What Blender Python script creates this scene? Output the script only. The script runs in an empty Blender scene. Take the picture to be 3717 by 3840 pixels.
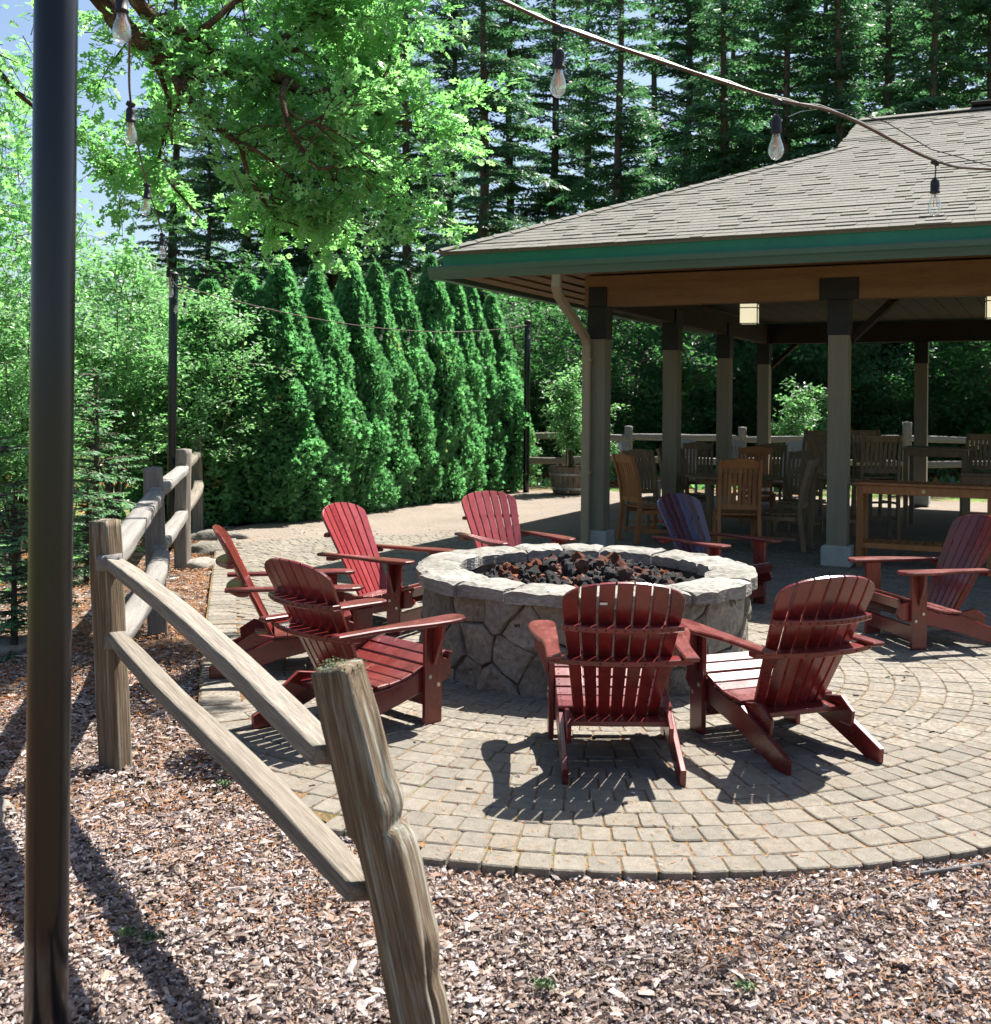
import bpy, math, random
import numpy as np
from mathutils import Vector, Matrix, Quaternion, noise as mnoise

sc = bpy.context.scene
C = sc.collection
PI = math.pi

# ---------------------------------------------------------------- camera, sky, sun, exposure
cam_d = bpy.data.cameras.new('camera')
cam = bpy.data.objects.new('camera', cam_d)
C.objects.link(cam)
cam_d.sensor_fit = 'HORIZONTAL'
cam_d.sensor_width = 36.0
cam_d.lens = 40.8
cam_d.shift_y = -0.1107
cam_d.clip_start = 0.05
cam_d.clip_end = 2000
cam_d.dof.use_dof = True
cam_d.dof.focus_distance = 6.5
cam_d.dof.aperture_fstop = 6.3
cam.matrix_world = Matrix.Translation((0, 0, 1.7)) @ Matrix.Rotation(PI / 2, 4, 'X') @ Matrix.Rotation(0.010, 4, 'Z')
sc.camera = cam

SUN = Vector((0.44, 0.50, 1.03)).normalized()
world = bpy.data.worlds.new('World')
sc.world = world
world.use_nodes = True
wn = world.node_tree
sky = wn.nodes.new('ShaderNodeTexSky')
sky.sky_type = 'NISHITA'
sky.sun_disc = False
sky.sun_elevation = math.asin(SUN.z)
sky.sun_rotation = math.atan2(SUN.x, SUN.y)
sky.air_density = 1.0
sky.dust_density = 1.6
sky.ozone_density = 2.0
wn.links.new(sky.outputs[0], wn.nodes['Background'].inputs[0])
wn.nodes['Background'].inputs[1].default_value = 0.055
sun_d = bpy.data.lights.new('sun', 'SUN')
sun_d.energy = 5.0
sun_d.angle = math.radians(0.53)
sun_d.color = (1.0, 0.955, 0.88)
sun = bpy.data.objects.new('sun', sun_d)
C.objects.link(sun)
sun.rotation_euler = SUN.to_track_quat('Z', 'Y').to_euler()
sc.view_settings.view_transform = 'Standard'
sc.view_settings.look = 'None'
sc.view_settings.exposure = 1.72
sc.view_settings.gamma = 1.0
sc.view_settings.use_curve_mapping = False
sc.cycles.max_bounces = 8
sc.cycles.transparent_max_bounces = 12

# ---------------------------------------------------------------- materials
def nd(t, typ, **kw):
    n = t.nodes.new(typ)
    for k, v in kw.items():
        setattr(n, k, v)
    return n

def ramp_node(t, cols, interp='LINEAR'):
    r = t.nodes.new('ShaderNodeValToRGB')
    r.color_ramp.interpolation = interp
    els = r.color_ramp.elements
    n = len(cols)
    while len(els) < n:
        els.new(0.5)
    for i, c in enumerate(cols):
        els[i].position = i / (n - 1) if interp == 'LINEAR' else i / n
        els[i].color = (c[0], c[1], c[2], 1)
    return r

def pmat(name, cols, rough=0.8, nscale=8.0, stretch=(1, 1, 1), namt=0.35, bump=0.3, bdist=0.01,
         fine=60.0, famt=0.2, spec=0.3, coat=0.0, patch=None, pscale=1.5, plo=0.5, phi=0.62,
         metallic=0.0, interp='LINEAR', coords='Object', detail=6.0, transl=None, rvar=0.0):
    """one look: a ramp picked per piece, broad noise, fine grain, an optional patch colour, relief"""
    m = bpy.data.materials.new(name)
    m.use_nodes = True
    t = m.node_tree
    L = t.links.new
    b = t.nodes['Principled BSDF']
    out = t.nodes['Material Output']
    at = nd(t, 'ShaderNodeAttribute'); at.attribute_name = 'tint'
    oi = nd(t, 'ShaderNodeObjectInfo')
    ad = nd(t, 'ShaderNodeMath', operation='ADD'); L(at.outputs['Fac'], ad.inputs[0]); L(oi.outputs['Random'], ad.inputs[1])
    fr = nd(t, 'ShaderNodeMath', operation='FRACT'); L(ad.outputs[0], fr.inputs[0])
    rp = ramp_node(t, cols, interp); L(fr.outputs[0], rp.inputs[0])
    tc = nd(t, 'ShaderNodeTexCoord')
    mp = nd(t, 'ShaderNodeMapping'); mp.inputs['Scale'].default_value = stretch
    L(tc.outputs[coords], mp.inputs[0])
    rv = nd(t, 'ShaderNodeVectorMath', operation='SCALE'); rv.inputs[0].default_value = (37, 19, 53)
    L(oi.outputs['Random'], rv.inputs['Scale'])
    av = nd(t, 'ShaderNodeVectorMath', operation='ADD'); L(mp.outputs[0], av.inputs[0]); L(rv.outputs[0], av.inputs[1])
    n1 = nd(t, 'ShaderNodeTexNoise'); n1.inputs['Scale'].default_value = nscale; n1.inputs['Detail'].default_value = detail
    n1.inputs['Roughness'].default_value = 0.62
    L(av.outputs[0], n1.inputs['Vector'])
    n2 = nd(t, 'ShaderNodeTexNoise'); n2.inputs['Scale'].default_value = fine; n2.inputs['Detail'].default_value = 3.0
    L(av.outputs[0], n2.inputs['Vector'])
    m1 = nd(t, 'ShaderNodeMapRange'); m1.inputs['From Min'].default_value = 0.3; m1.inputs['From Max'].default_value = 0.7
    m1.inputs['To Min'].default_value = 1 - namt; m1.inputs['To Max'].default_value = 1 + namt
    L(n1.outputs['Fac'], m1.inputs['Value'])
    m2 = nd(t, 'ShaderNodeMapRange'); m2.inputs['From Min'].default_value = 0.3; m2.inputs['From Max'].default_value = 0.7
    m2.inputs['To Min'].default_value = 1 - famt; m2.inputs['To Max'].default_value = 1 + famt
    L(n2.outputs['Fac'], m2.inputs['Value'])
    mm = nd(t, 'ShaderNodeMath', operation='MULTIPLY'); L(m1.outputs[0], mm.inputs[0]); L(m2.outputs[0], mm.inputs[1])
    src = rp.outputs[0]
    if patch is not None:
        n3 = nd(t, 'ShaderNodeTexNoise'); n3.inputs['Scale'].default_value = pscale; n3.inputs['Detail'].default_value = 7.0
        n3.inputs['Roughness'].default_value = 0.68
        L(av.outputs[0], n3.inputs['Vector'])
        m3 = nd(t, 'ShaderNodeMapRange'); m3.inputs['From Min'].default_value = plo; m3.inputs['From Max'].default_value = phi
        L(n3.outputs['Fac'], m3.inputs['Value'])
        mx = nd(t, 'ShaderNodeMixRGB'); mx.inputs[2].default_value = (*patch, 1)
        L(m3.outputs[0], mx.inputs[0]); L(src, mx.inputs[1])
        src = mx.outputs[0]
    vs = nd(t, 'ShaderNodeVectorMath', operation='SCALE'); L(src, vs.inputs[0]); L(mm.outputs[0], vs.inputs['Scale'])
    L(vs.outputs[0], b.inputs['Base Color'])
    b.inputs['Roughness'].default_value = rough
    if rvar:
        m4 = nd(t, 'ShaderNodeMapRange'); m4.inputs['From Min'].default_value = 0.3; m4.inputs['From Max'].default_value = 0.7
        m4.inputs['To Min'].default_value = rough - rvar; m4.inputs['To Max'].default_value = rough + rvar
        L(n1.outputs['Fac'], m4.inputs['Value']); L(m4.outputs[0], b.inputs['Roughness'])
    b.inputs['Specular IOR Level'].default_value = spec
    b.inputs['Metallic'].default_value = metallic
    b.inputs['Coat Weight'].default_value = coat
    b.inputs['Coat Roughness'].default_value = 0.2
    if bump:
        sm = nd(t, 'ShaderNodeMath', operation='ADD'); L(n1.outputs['Fac'], sm.inputs[0])
        hf = nd(t, 'ShaderNodeMath', operation='MULTIPLY'); hf.inputs[1].default_value = 0.5; L(n2.outputs['Fac'], hf.inputs[0]); L(hf.outputs[0], sm.inputs[1])
        bp = nd(t, 'ShaderNodeBump'); bp.inputs['Strength'].default_value = bump; bp.inputs['Distance'].default_value = bdist
        L(sm.outputs[0], bp.inputs['Height']); L(bp.outputs[0], b.inputs['Normal'])
    if transl is not None:
        tr = nd(t, 'ShaderNodeBsdfTranslucent')
        hs = nd(t, 'ShaderNodeMixRGB', blend_type='MULTIPLY'); hs.inputs[0].default_value = 1.0
        hs.inputs[2].default_value = (transl[0], transl[1], transl[2], 1)
        L(vs.outputs[0], hs.inputs[1]); L(hs.outputs[0], tr.inputs[0])
        ms = nd(t, 'ShaderNodeMixShader'); ms.inputs[0].default_value = transl[3]
        L(b.outputs[0], ms.inputs[1]); L(tr.outputs[0], ms.inputs[2]); L(ms.outputs[0], out.inputs[0])
    return m

M = {}
M['red'] = pmat('red stained wood', [(0.125, 0.008, 0.009), (0.16, 0.014, 0.012), (0.09, 0.006, 0.008), (0.14, 0.018, 0.013)], rough=0.3, nscale=3,
                stretch=(1.0, 1.0, 1.0), namt=0.3, fine=30, famt=0.16, bump=0.08, bdist=0.003, spec=0.5, coat=0.3, rvar=0.08, patch=(0.075, 0.014, 0.012), pscale=2.2, plo=0.5, phi=0.68)
M['redsheen'] = pmat('red stain with pink sheen painted in', [(0.25, 0.036, 0.042), (0.30, 0.05, 0.055), (0.22, 0.026, 0.030)], rough=0.32, nscale=3, namt=0.2, fine=30, famt=0.12, bump=0.08, bdist=0.003,
                      spec=0.5, coat=0.3, patch=(0.20, 0.02, 0.022), pscale=3, plo=0.5, phi=0.65, rvar=0.08)  # pink shine of sun and sky is painted into this red
M['plum'] = pmat('red stain with sky reflection painted in', [(0.045, 0.012, 0.022), (0.045, 0.028, 0.055), (0.05, 0.055, 0.11)], rough=0.25, nscale=3, namt=0.2, fine=30, famt=0.12, bump=0.08, bdist=0.003, spec=0.7, coat=0.5)  # bluish sky reflection on the shaded red stain is mixed into the colour
M['redworn'] = pmat('red stain worn on top', [(0.095, 0.010, 0.010), (0.12, 0.016, 0.012)], rough=0.36, nscale=4, stretch=(3, 1.0, 1.0),
                    namt=0.3, fine=50, famt=0.2, bump=0.08, bdist=0.003, spec=0.5, coat=0.3, patch=(0.24, 0.09, 0.065), pscale=9, plo=0.58, phi=0.7, rvar=0.1)
M['screw'] = pmat('dark screw heads', [(0.02, 0.012, 0.012)] * 2, rough=0.5, bump=0)
M['bolt'] = pmat('galvanised bolt', [(0.5, 0.48, 0.42)] * 2, rough=0.35, bump=0, metallic=0.8)
M['fence'] = pmat('weathered split wood', [(0.185, 0.165, 0.14), (0.215, 0.19, 0.16), (0.155, 0.135, 0.11)], rough=0.9, nscale=2.6, stretch=(22, 22, 0.6),
                  namt=0.25, fine=10, famt=0.28, bump=0.7, bdist=0.008, spec=0.15, patch=(0.10, 0.075, 0.052), pscale=2.2, plo=0.54, phi=0.74)
M['lichen'] = pmat('weathered wood with lichen', [(0.125, 0.09, 0.058), (0.15, 0.115, 0.08)], rough=0.95, nscale=2.6, stretch=(22, 22, 0.7),
                   namt=0.3, fine=10, famt=0.35, bump=0.8, bdist=0.010, spec=0.1, patch=(0.21, 0.215, 0.185), pscale=1.3, plo=0.50, phi=0.62)
M['fencegrey'] = pmat('silver grey fence wood', [(0.19, 0.178, 0.165), (0.22, 0.21, 0.195)], rough=0.9, nscale=2.4, stretch=(14, 14, 0.5), namt=0.25, bump=0.4, spec=0.1)
M['pole'] = pmat('black painted pole', [(0.004, 0.0045, 0.006)] * 2, rough=0.26, nscale=4, stretch=(1, 1, 0.3), namt=0.2, fine=300, famt=0.3, bump=0.05,
                 bdist=0.002, spec=0.5, patch=(0.05, 0.05, 0.055), pscale=14, plo=0.68, phi=0.74, rvar=0.06)
M['paver'] = pmat('tumbled concrete paver', [(0.158, 0.140, 0.115), (0.176, 0.157, 0.130), (0.145, 0.131, 0.111), (0.185, 0.166, 0.138), (0.165, 0.142, 0.112)],
                  rough=0.95, nscale=2.5, namt=0.16, fine=34, famt=0.30, bump=0.5, bdist=0.02, spec=0.15, coords='Object')
M['joint'] = pmat('sandy joints', [(0.15, 0.095, 0.052)] * 2, rough=1, nscale=3, namt=0.35, fine=90, famt=0.5, bump=0.6, patch=(0.075, 0.085, 0.03), pscale=2.0, plo=0.52, phi=0.66, spec=0.05)
M['aggregate'] = pmat('exposed aggregate concrete', [(0.185, 0.155, 0.128)] * 2, rough=0.95, nscale=1.2, namt=0.14, fine=70, famt=0.45, bump=0.5, bdist=0.005, spec=0.1)
M['soil'] = pmat('dark bark soil', [(0.11, 0.075, 0.052)] * 2, rough=1, nscale=6, namt=0.5, fine=70, famt=0.5, bump=1, bdist=0.02, spec=0.05,
                 patch=(0.16, 0.09, 0.05), pscale=3, plo=0.45, phi=0.65)
M['chip'] = pmat('bark chips', [(0.33, 0.275, 0.25), (0.16, 0.105, 0.08), (0.28, 0.21, 0.175), (0.10, 0.07, 0.056), (0.38, 0.34, 0.335), (0.19, 0.125, 0.095),
                                (0.28, 0.22, 0.20), (0.16, 0.115, 0.095), (0.24, 0.165, 0.125), (0.33, 0.28, 0.26), (0.105, 0.075, 0.06), (0.22, 0.175, 0.16)], rough=0.72, nscale=40, namt=0.3, fine=200,
                 famt=0.25, bump=0.5, bdist=0.003, spec=0.4, interp='CONSTANT')
M['needle'] = pmat('fallen rusty needles', [(0.30, 0.115, 0.04), (0.34, 0.16, 0.065), (0.22, 0.08, 0.03), (0.32, 0.22, 0.14)], rough=0.9, bump=0, spec=0.1)
M['debris'] = pmat('pale bits of debris', [(0.5, 0.46, 0.42), (0.09, 0.06, 0.045), (0.06, 0.04, 0.03), (0.25, 0.13, 0.07), (0.4, 0.3, 0.2)], rough=0.9, bump=0, interp='CONSTANT')
M['forest'] = pmat('forest floor', [(0.17, 0.115, 0.075)] * 2, rough=1, nscale=0.9, namt=0.4, fine=9, famt=0.5, bump=1, bdist=0.08, spec=0.05,
                   patch=(0.075, 0.13, 0.035), pscale=0.7, plo=0.44, phi=0.56)
M['stone'] = pmat('grey field stone', [(0.15, 0.14, 0.122), (0.20, 0.185, 0.16), (0.12, 0.11, 0.094), (0.18, 0.155, 0.122), (0.23, 0.215, 0.19)], rough=0.9, nscale=4,
                  namt=0.35, fine=30, famt=0.28, bump=0.9, bdist=0.02, spec=0.2, patch=(0.20, 0.155, 0.11), pscale=3.5, plo=0.55, phi=0.72)
M['cap'] = pmat('pale cap stone', [(0.205, 0.195, 0.175), (0.235, 0.225, 0.205), (0.18, 0.17, 0.15)], rough=0.9, nscale=4, stretch=(1, 1, 3), namt=0.3, fine=28, famt=0.28,
                bump=1.0, bdist=0.02, spec=0.2, patch=(0.12, 0.105, 0.085), pscale=3.5, plo=0.52, phi=0.72)
M['mortar'] = pmat('rough mortar', [(0.12, 0.098, 0.072)] * 2, rough=1, nscale=6, namt=0.4, fine=40, famt=0.4, bump=1, bdist=0.02, spec=0.05, patch=(0.05, 0.042, 0.035), pscale=5, plo=0.5, phi=0.6)
M['lavablack'] = pmat('black lava rock', [(0.022, 0.022, 0.024), (0.04, 0.037, 0.037), (0.03, 0.03, 0.034)], rough=0.85, nscale=14, namt=0.5, fine=70, famt=0.5, bump=1, bdist=0.03, spec=0.35)
M['lavared'] = pmat('rusty red lava rock', [(0.19, 0.085, 0.065), (0.15, 0.09, 0.078), (0.25, 0.095, 0.055), (0.13, 0.09, 0.082)], rough=0.95, nscale=14, namt=0.45, fine=70, famt=0.5, bump=1, bdist=0.03, spec=0.1)
M['post'] = pmat('painted tan grey timber', [(0.185, 0.165, 0.12)] * 2, rough=0.75, nscale=2.5, stretch=(8, 8, 0.6), namt=0.1, fine=30, famt=0.06, bump=0.2, spec=0.25)
M['beam'] = pmat('orange brown timber beam', [(0.19, 0.105, 0.052), (0.17, 0.095, 0.048)], rough=0.7, nscale=2, stretch=(0.6, 6, 6), namt=0.2, fine=20, famt=0.12, bump=0.15, spec=0.25,
                 patch=(0.10, 0.055, 0.03), pscale=2.5, plo=0.66, phi=0.72)
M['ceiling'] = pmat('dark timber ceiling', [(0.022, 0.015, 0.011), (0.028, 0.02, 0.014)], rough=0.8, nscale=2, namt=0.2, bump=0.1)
M['steel'] = pmat('black steel bracket', [(0.012, 0.011, 0.011)] * 2, rough=0.55, bump=0)
M['gutter'] = pmat('grey green gutter', [(0.055, 0.115, 0.088)] * 2, rough=0.34, nscale=1.5, namt=0.06, famt=0.04, bump=0.03, spec=0.4)
M['fascia'] = pmat('teal green fascia', [(0.02, 0.20, 0.13)] * 2, rough=0.5, nscale=2, namt=0.14, famt=0.08, bump=0.05, spec=0.4)
M['spout'] = pmat('tan downspout', [(0.27, 0.215, 0.145)] * 2, rough=0.5, namt=0.05, famt=0.03, bump=0.02, spec=0.4)
M['shingle'] = pmat('grey brown asphalt shingle', [(0.158, 0.152, 0.134), (0.168, 0.162, 0.143), (0.15, 0.144, 0.127), (0.175, 0.167, 0.148)], rough=0.97, nscale=3, namt=0.1, fine=110,
                    famt=0.22, bump=0.3, bdist=0.004, spec=0.1)
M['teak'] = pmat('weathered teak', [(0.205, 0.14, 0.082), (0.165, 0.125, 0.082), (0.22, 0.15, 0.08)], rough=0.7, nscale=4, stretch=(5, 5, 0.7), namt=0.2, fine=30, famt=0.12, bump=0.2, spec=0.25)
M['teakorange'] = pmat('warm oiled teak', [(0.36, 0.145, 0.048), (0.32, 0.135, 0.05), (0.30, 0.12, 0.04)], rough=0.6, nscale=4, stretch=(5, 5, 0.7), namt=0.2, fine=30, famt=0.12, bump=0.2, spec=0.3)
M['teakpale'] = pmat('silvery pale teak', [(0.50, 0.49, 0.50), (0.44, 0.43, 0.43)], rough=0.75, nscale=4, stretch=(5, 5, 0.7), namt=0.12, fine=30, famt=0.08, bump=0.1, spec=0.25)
M['brass'] = pmat('brass badge', [(0.65, 0.42, 0.18)] * 2, rough=0.4, bump=0)
M['lampglass'] = pmat('cream lantern glass', [(0.80, 0.76, 0.64)] * 2, rough=0.35, namt=0.03, famt=0.02, bump=0)
_b = M['lampglass'].node_tree.nodes['Principled BSDF']; _b.inputs['Emission Color'].default_value = (1.0, 0.9, 0.62, 1); _b.inputs['Emission Strength'].default_value = 0.24
M['lampframe'] = pmat('black lantern frame', [(0.015, 0.014, 0.013)] * 2, rough=0.5, bump=0)
M['concrete'] = pmat('concrete footing', [(0.30, 0.31, 0.29)] * 2, rough=0.95, nscale=6, namt=0.15, fine=60, famt=0.12, bump=0.3)
M['cable'] = pmat('brown black cable', [(0.075, 0.045, 0.035)] * 2, rough=0.45, bump=0, namt=0.1)
M['wire'] = pmat('steel wire', [(0.42, 0.42, 0.40)] * 2, rough=0.4, bump=0, metallic=0.6)
M['socket'] = pmat('black rubber socket', [(0.022, 0.022, 0.026)] * 2, rough=0.55, bump=0)
M['filament'] = pmat('orange filament', [(0.85, 0.33, 0.07)] * 2, rough=0.5, bump=0)
M['bark'] = pmat('conifer bark', [(0.095, 0.078, 0.062), (0.12, 0.10, 0.082)], rough=0.95, nscale=3, stretch=(6, 6, 1.2), namt=0.5, fine=18, famt=0.4, bump=1, bdist=0.04, spec=0.1,
                 patch=(0.17, 0.17, 0.15), pscale=2.5, plo=0.55, phi=0.7)
M['oakbark'] = pmat('mossy oak bark', [(0.085, 0.052, 0.032), (0.07, 0.045, 0.03)], rough=0.95, nscale=10, namt=0.5, fine=60, famt=0.5, bump=1, bdist=0.03, spec=0.1,
                    patch=(0.12, 0.125, 0.06), pscale=6, plo=0.52, phi=0.64)
M['barrel'] = pmat('old barrel staves', [(0.20, 0.165, 0.13), (0.16, 0.13, 0.10), (0.22, 0.18, 0.14)], rough=0.9, nscale=4, stretch=(6, 6, 1), namt=0.4, fine=20, famt=0.25, bump=0.6, spec=0.1)
M['hoop'] = pmat('galvanised hoop', [(0.30, 0.30, 0.29)] * 2, rough=0.5, bump=0, metallic=0.5)
M['oakleaf'] = pmat('oak leaves', [(0.14, 0.30, 0.115), (0.175, 0.34, 0.13), (0.115, 0.26, 0.10), (0.21, 0.36, 0.15)], rough=0.36, nscale=2, namt=0.2, famt=0.08, bump=0,
                    spec=0.5, transl=(1.8, 2.1, 1.5, 0.5))
M['dogleaf'] = pmat('dogwood leaves', [(0.11, 0.25, 0.105), (0.14, 0.28, 0.12), (0.09, 0.21, 0.09), (0.18, 0.30, 0.15)], rough=0.42, nscale=2, namt=0.2, famt=0.08, bump=0,
                    spec=0.5, transl=(1.9, 2.1, 1.5, 0.45))
M['mapleleaf'] = pmat('understory leaves', [(0.034, 0.105, 0.042), (0.046, 0.13, 0.048), (0.026, 0.085, 0.034)], rough=0.42, nscale=2, namt=0.25, famt=0.08, bump=0,
                      spec=0.4, transl=(2.2, 2.4, 1.5, 0.5))
M['fir'] = pmat('fir needles', [(0.052, 0.13, 0.072), (0.072, 0.165, 0.085), (0.040, 0.10, 0.060), (0.11, 0.21, 0.10)], rough=0.5, nscale=0.8, namt=0.35, famt=0.1, bump=0,
                spec=0.45, transl=(1.5, 1.8, 1.2, 0.38))
M['youngfir'] = pmat('young fir needles', [(0.085, 0.20, 0.095), (0.11, 0.24, 0.11), (0.06, 0.16, 0.08)], rough=0.5, nscale=2, namt=0.3, famt=0.1, bump=0, spec=0.4, transl=(1.6, 1.9, 1.3, 0.42))
M['thuja'] = pmat('arborvitae sprays', [(0.085, 0.215, 0.095), (0.105, 0.25, 0.11), (0.065, 0.18, 0.082), (0.14, 0.29, 0.12)], rough=0.55, nscale=1.6, namt=0.3, famt=0.1,
                  bump=0, spec=0.3, transl=(1.6, 1.9, 1.4, 0.48), patch=(0.30, 0.17, 0.05), pscale=1.3, plo=0.64, phi=0.72)
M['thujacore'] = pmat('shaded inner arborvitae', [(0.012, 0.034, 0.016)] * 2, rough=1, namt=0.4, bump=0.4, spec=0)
M['flower'] = pmat('pale blossom', [(0.60, 0.50, 0.46), (0.55, 0.50, 0.42)], rough=0.7, bump=0, transl=(1.2, 1.2, 1.2, 0.3))
M['moss'] = pmat('moss tuft', [(0.08, 0.13, 0.05), (0.14, 0.19, 0.11)], rough=1, bump=0)
M['tag'] = pmat('white paper tag', [(0.7, 0.68, 0.64)] * 2, rough=0.6, bump=0)
M['hose'] = pmat('grey hose', [(0.07, 0.07, 0.075)] * 2, rough=0.8, bump=0)

def glass_mat():
    m = bpy.data.materials.new('clear bulb glass')
    m.use_nodes = True
    t = m.node_tree
    out = t.nodes['Material Output']
    g = nd(t, 'ShaderNodeBsdfGlossy'); g.inputs['Roughness'].default_value = 0.03
    tr = nd(t, 'ShaderNodeBsdfTransparent'); tr.inputs[0].default_value = (0.90, 0.93, 0.93, 1)
    df = nd(t, 'ShaderNodeBsdfTranslucent'); df.inputs[0].default_value = (0.75, 0.8, 0.8, 1)
    lw = nd(t, 'ShaderNodeLayerWeight'); lw.inputs[0].default_value = 0.28
    m0 = nd(t, 'ShaderNodeMixShader'); m0.inputs[0].default_value = 0.07
    t.links.new(tr.outputs[0], m0.inputs[1]); t.links.new(df.outputs[0], m0.inputs[2])
    mx = nd(t, 'ShaderNodeMixShader')
    t.links.new(lw.outputs['Facing'], mx.inputs[0]); t.links.new(m0.outputs[0], mx.inputs[1]); t.links.new(g.outputs[0], mx.inputs[2])
    t.links.new(mx.outputs[0], out.inputs[0])
    return m
M['glass'] = glass_mat()

# ---------------------------------------------------------------- mesh helpers
class MB:
    def __init__(s):
        s.v = []; s.f = []
    def add(s, vs, fs):
        o = len(s.v)
        s.v += [tuple(v) for v in vs]
        s.f += [tuple(i + o for i in f) for f in fs]
        return s
    def box(s, c, d, rot=None, ch=0.0):
        hx, hy, hz = d[0] / 2, d[1] / 2, d[2] / 2
        if ch <= 0:
            vs = [Vector((x * hx, y * hy, z * hz)) for z in (-1, 1) for y in (-1, 1) for x in (-1, 1)]
            fs = [(0, 2, 3, 1), (4, 5, 7, 6), (0, 1, 5, 4), (2, 6, 7, 3), (0, 4, 6, 2), (1, 3, 7, 5)]
        else:
            vs = []; fs = []
            outl = [(-hx, -hy), (hx, -hy), (hx, hy), (-hx, hy)]
            return s.slab(outl, -hz, hz, ch, (Matrix.Translation(c) @ (rot.to_4x4() if rot is not None else Matrix.Identity(4))))
        if rot is not None:
            vs = [rot @ v for v in vs]
        c = Vector(c)
        return s.add([v + c for v in vs], fs)
    def slab(s, outl, z0, z1, ch=0.003, mat=None):
        """closed plate from a 2D outline with softened edges"""
        n = len(outl)
        cx = sum(p[0] for p in outl) / n; cy = sum(p[1] for p in outl) / n
        area = sum(outl[i][0] * outl[(i + 1) % n][1] - outl[(i + 1) % n][0] * outl[i][1] for i in range(n))
        if area < 0:
            outl = outl[::-1]
        def inset(k):
            r = []
            for i in range(n):
                p0 = Vector(outl[i - 1]); p1 = Vector(outl[i]); p2 = Vector(outl[(i + 1) % n])
                a = (p1 - p0); b = (p2 - p1)
                if a.length < 1e-7 or b.length < 1e-7:
                    r.append((p1.x, p1.y)); continue
                a.normalize(); b.normalize()
                na = Vector((-a.y, a.x)); nb = Vector((-b.y, b.x))
                q = (na + nb); l = q.length
                q = q / l if l > 1e-6 else na
                d = k / max(0.5, q.dot(na))
                r.append((p1.x + q.x * d, p1.y + q.y * d))
            return r
        ins = inset(ch)
        vs = [(x, y, z0) for x, y in ins] + [(x, y, z0 + ch) for x, y in outl] + [(x, y, z1 - ch) for x, y in outl] + [(x, y, z1) for x, y in ins]
        fs = [tuple(range(n - 1, -1, -1)), tuple(range(3 * n, 4 * n))]
        for k in range(3):
            for i in range(n):
                j = (i + 1) % n
                fs.append((k * n + i, k * n + j, (k + 1) * n + j, (k + 1) * n + i))
        if mat is not None:
            vs = [mat @ Vector(v) for v in vs]
        return s.add(vs, fs)
    def tube(s, pts, rad, n=8, cap=True, jit=0.0, rnd=None):
        pts = [Vector(p) for p in pts]
        if not hasattr(rad, '__len__'):
            rad = [rad] * len(pts)
        vs = []; fs = []
        up = Vector((0, 0, 1))
        prev = None
        for i, p in enumerate(pts):
            d = (pts[min(i + 1, len(pts) - 1)] - pts[max(i - 1, 0)])
            if d.length < 1e-9: d = Vector((0, 0, 1))
            d.normalize()
            if prev is None:
                a = d.orthogonal().normalized()
            else:
                a = (prev - d * prev.dot(d))
                a = a.normalized() if a.length > 1e-6 else d.orthogonal().normalized()
            prev = a
            b = d.cross(a)
            for k in range(n):
                t = 2 * PI * k / n
                r = rad[i] * (1 + (rnd.uniform(-jit, jit) if jit else 0))
                vs.append(p + (a * math.cos(t) + b * math.sin(t)) * r)
        for i in range(len(pts) - 1):
            for k in range(n):
                j = (k + 1) % n
                fs.append((i * n + k, i * n + j, (i + 1) * n + j, (i + 1) * n + k))
        if cap:
            fs.append(tuple(range(n - 1, -1, -1)))
            fs.append(tuple((len(pts) - 1) * n + k for k in range(n)))
        return s.add(vs, fs)
    def lathe(s, prof, n=16, c=(0, 0, 0)):
        vs = []; fs = []
        for r, z in prof:
            for k in range(n):
                t = 2 * PI * k / n
                vs.append((c[0] + r * math.cos(t), c[1] + r * math.sin(t), c[2] + z))
        for i in range(len(prof) - 1):
            for k in range(n):
                j = (k + 1) % n
                fs.append((i * n + k, i * n + j, (i + 1) * n + j, (i + 1) * n + k))
        return s.add(vs, fs)
    def mesh(s, name, mat=None, smooth=False):
        me = bpy.data.meshes.new(name)
        me.from_pydata([tuple(v) for v in s.v], [], s.f)
        if mat: me.materials.append(mat)
        if smooth:
            for p in me.polygons: p.use_smooth = True
        me.update()
        return me
    def obj(s, name, mat, parent=None, smooth=False, loc=None, rot=None):
        return link(name, s.mesh(name, mat, smooth), parent, loc, rot)

def link(name, me, parent=None, loc=None, rot=None, scale=None):
    o = bpy.data.objects.new(name, me)
    C.objects.link(o)
    if parent is not None: o.parent = parent
    if loc is not None: o.location = loc
    if rot is not None: o.rotation_euler = rot
    if scale is not None: o.scale = scale
    return o

def empty(name, loc=(0, 0, 0), rz=0.0):
    o = bpy.data.objects.new(name, None)
    C.objects.link(o)
    o.location = loc; o.rotation_euler = (0, 0, rz)
    o.empty_display_size = 0.2
    return o

def tag(o, label=None, cat=None, group=None, kind=None):
    if label: o['label'] = label
    if cat: o['category'] = cat
    if group: o['group'] = group
    if kind: o['kind'] = kind
    return o

KIDS = {}
def copy_tree(o, parent=None):
    c = o.copy(); C.objects.link(c)
    if parent is not None: c.parent = parent
    for ch in o.children: copy_tree(ch, c)
    return c

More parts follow.
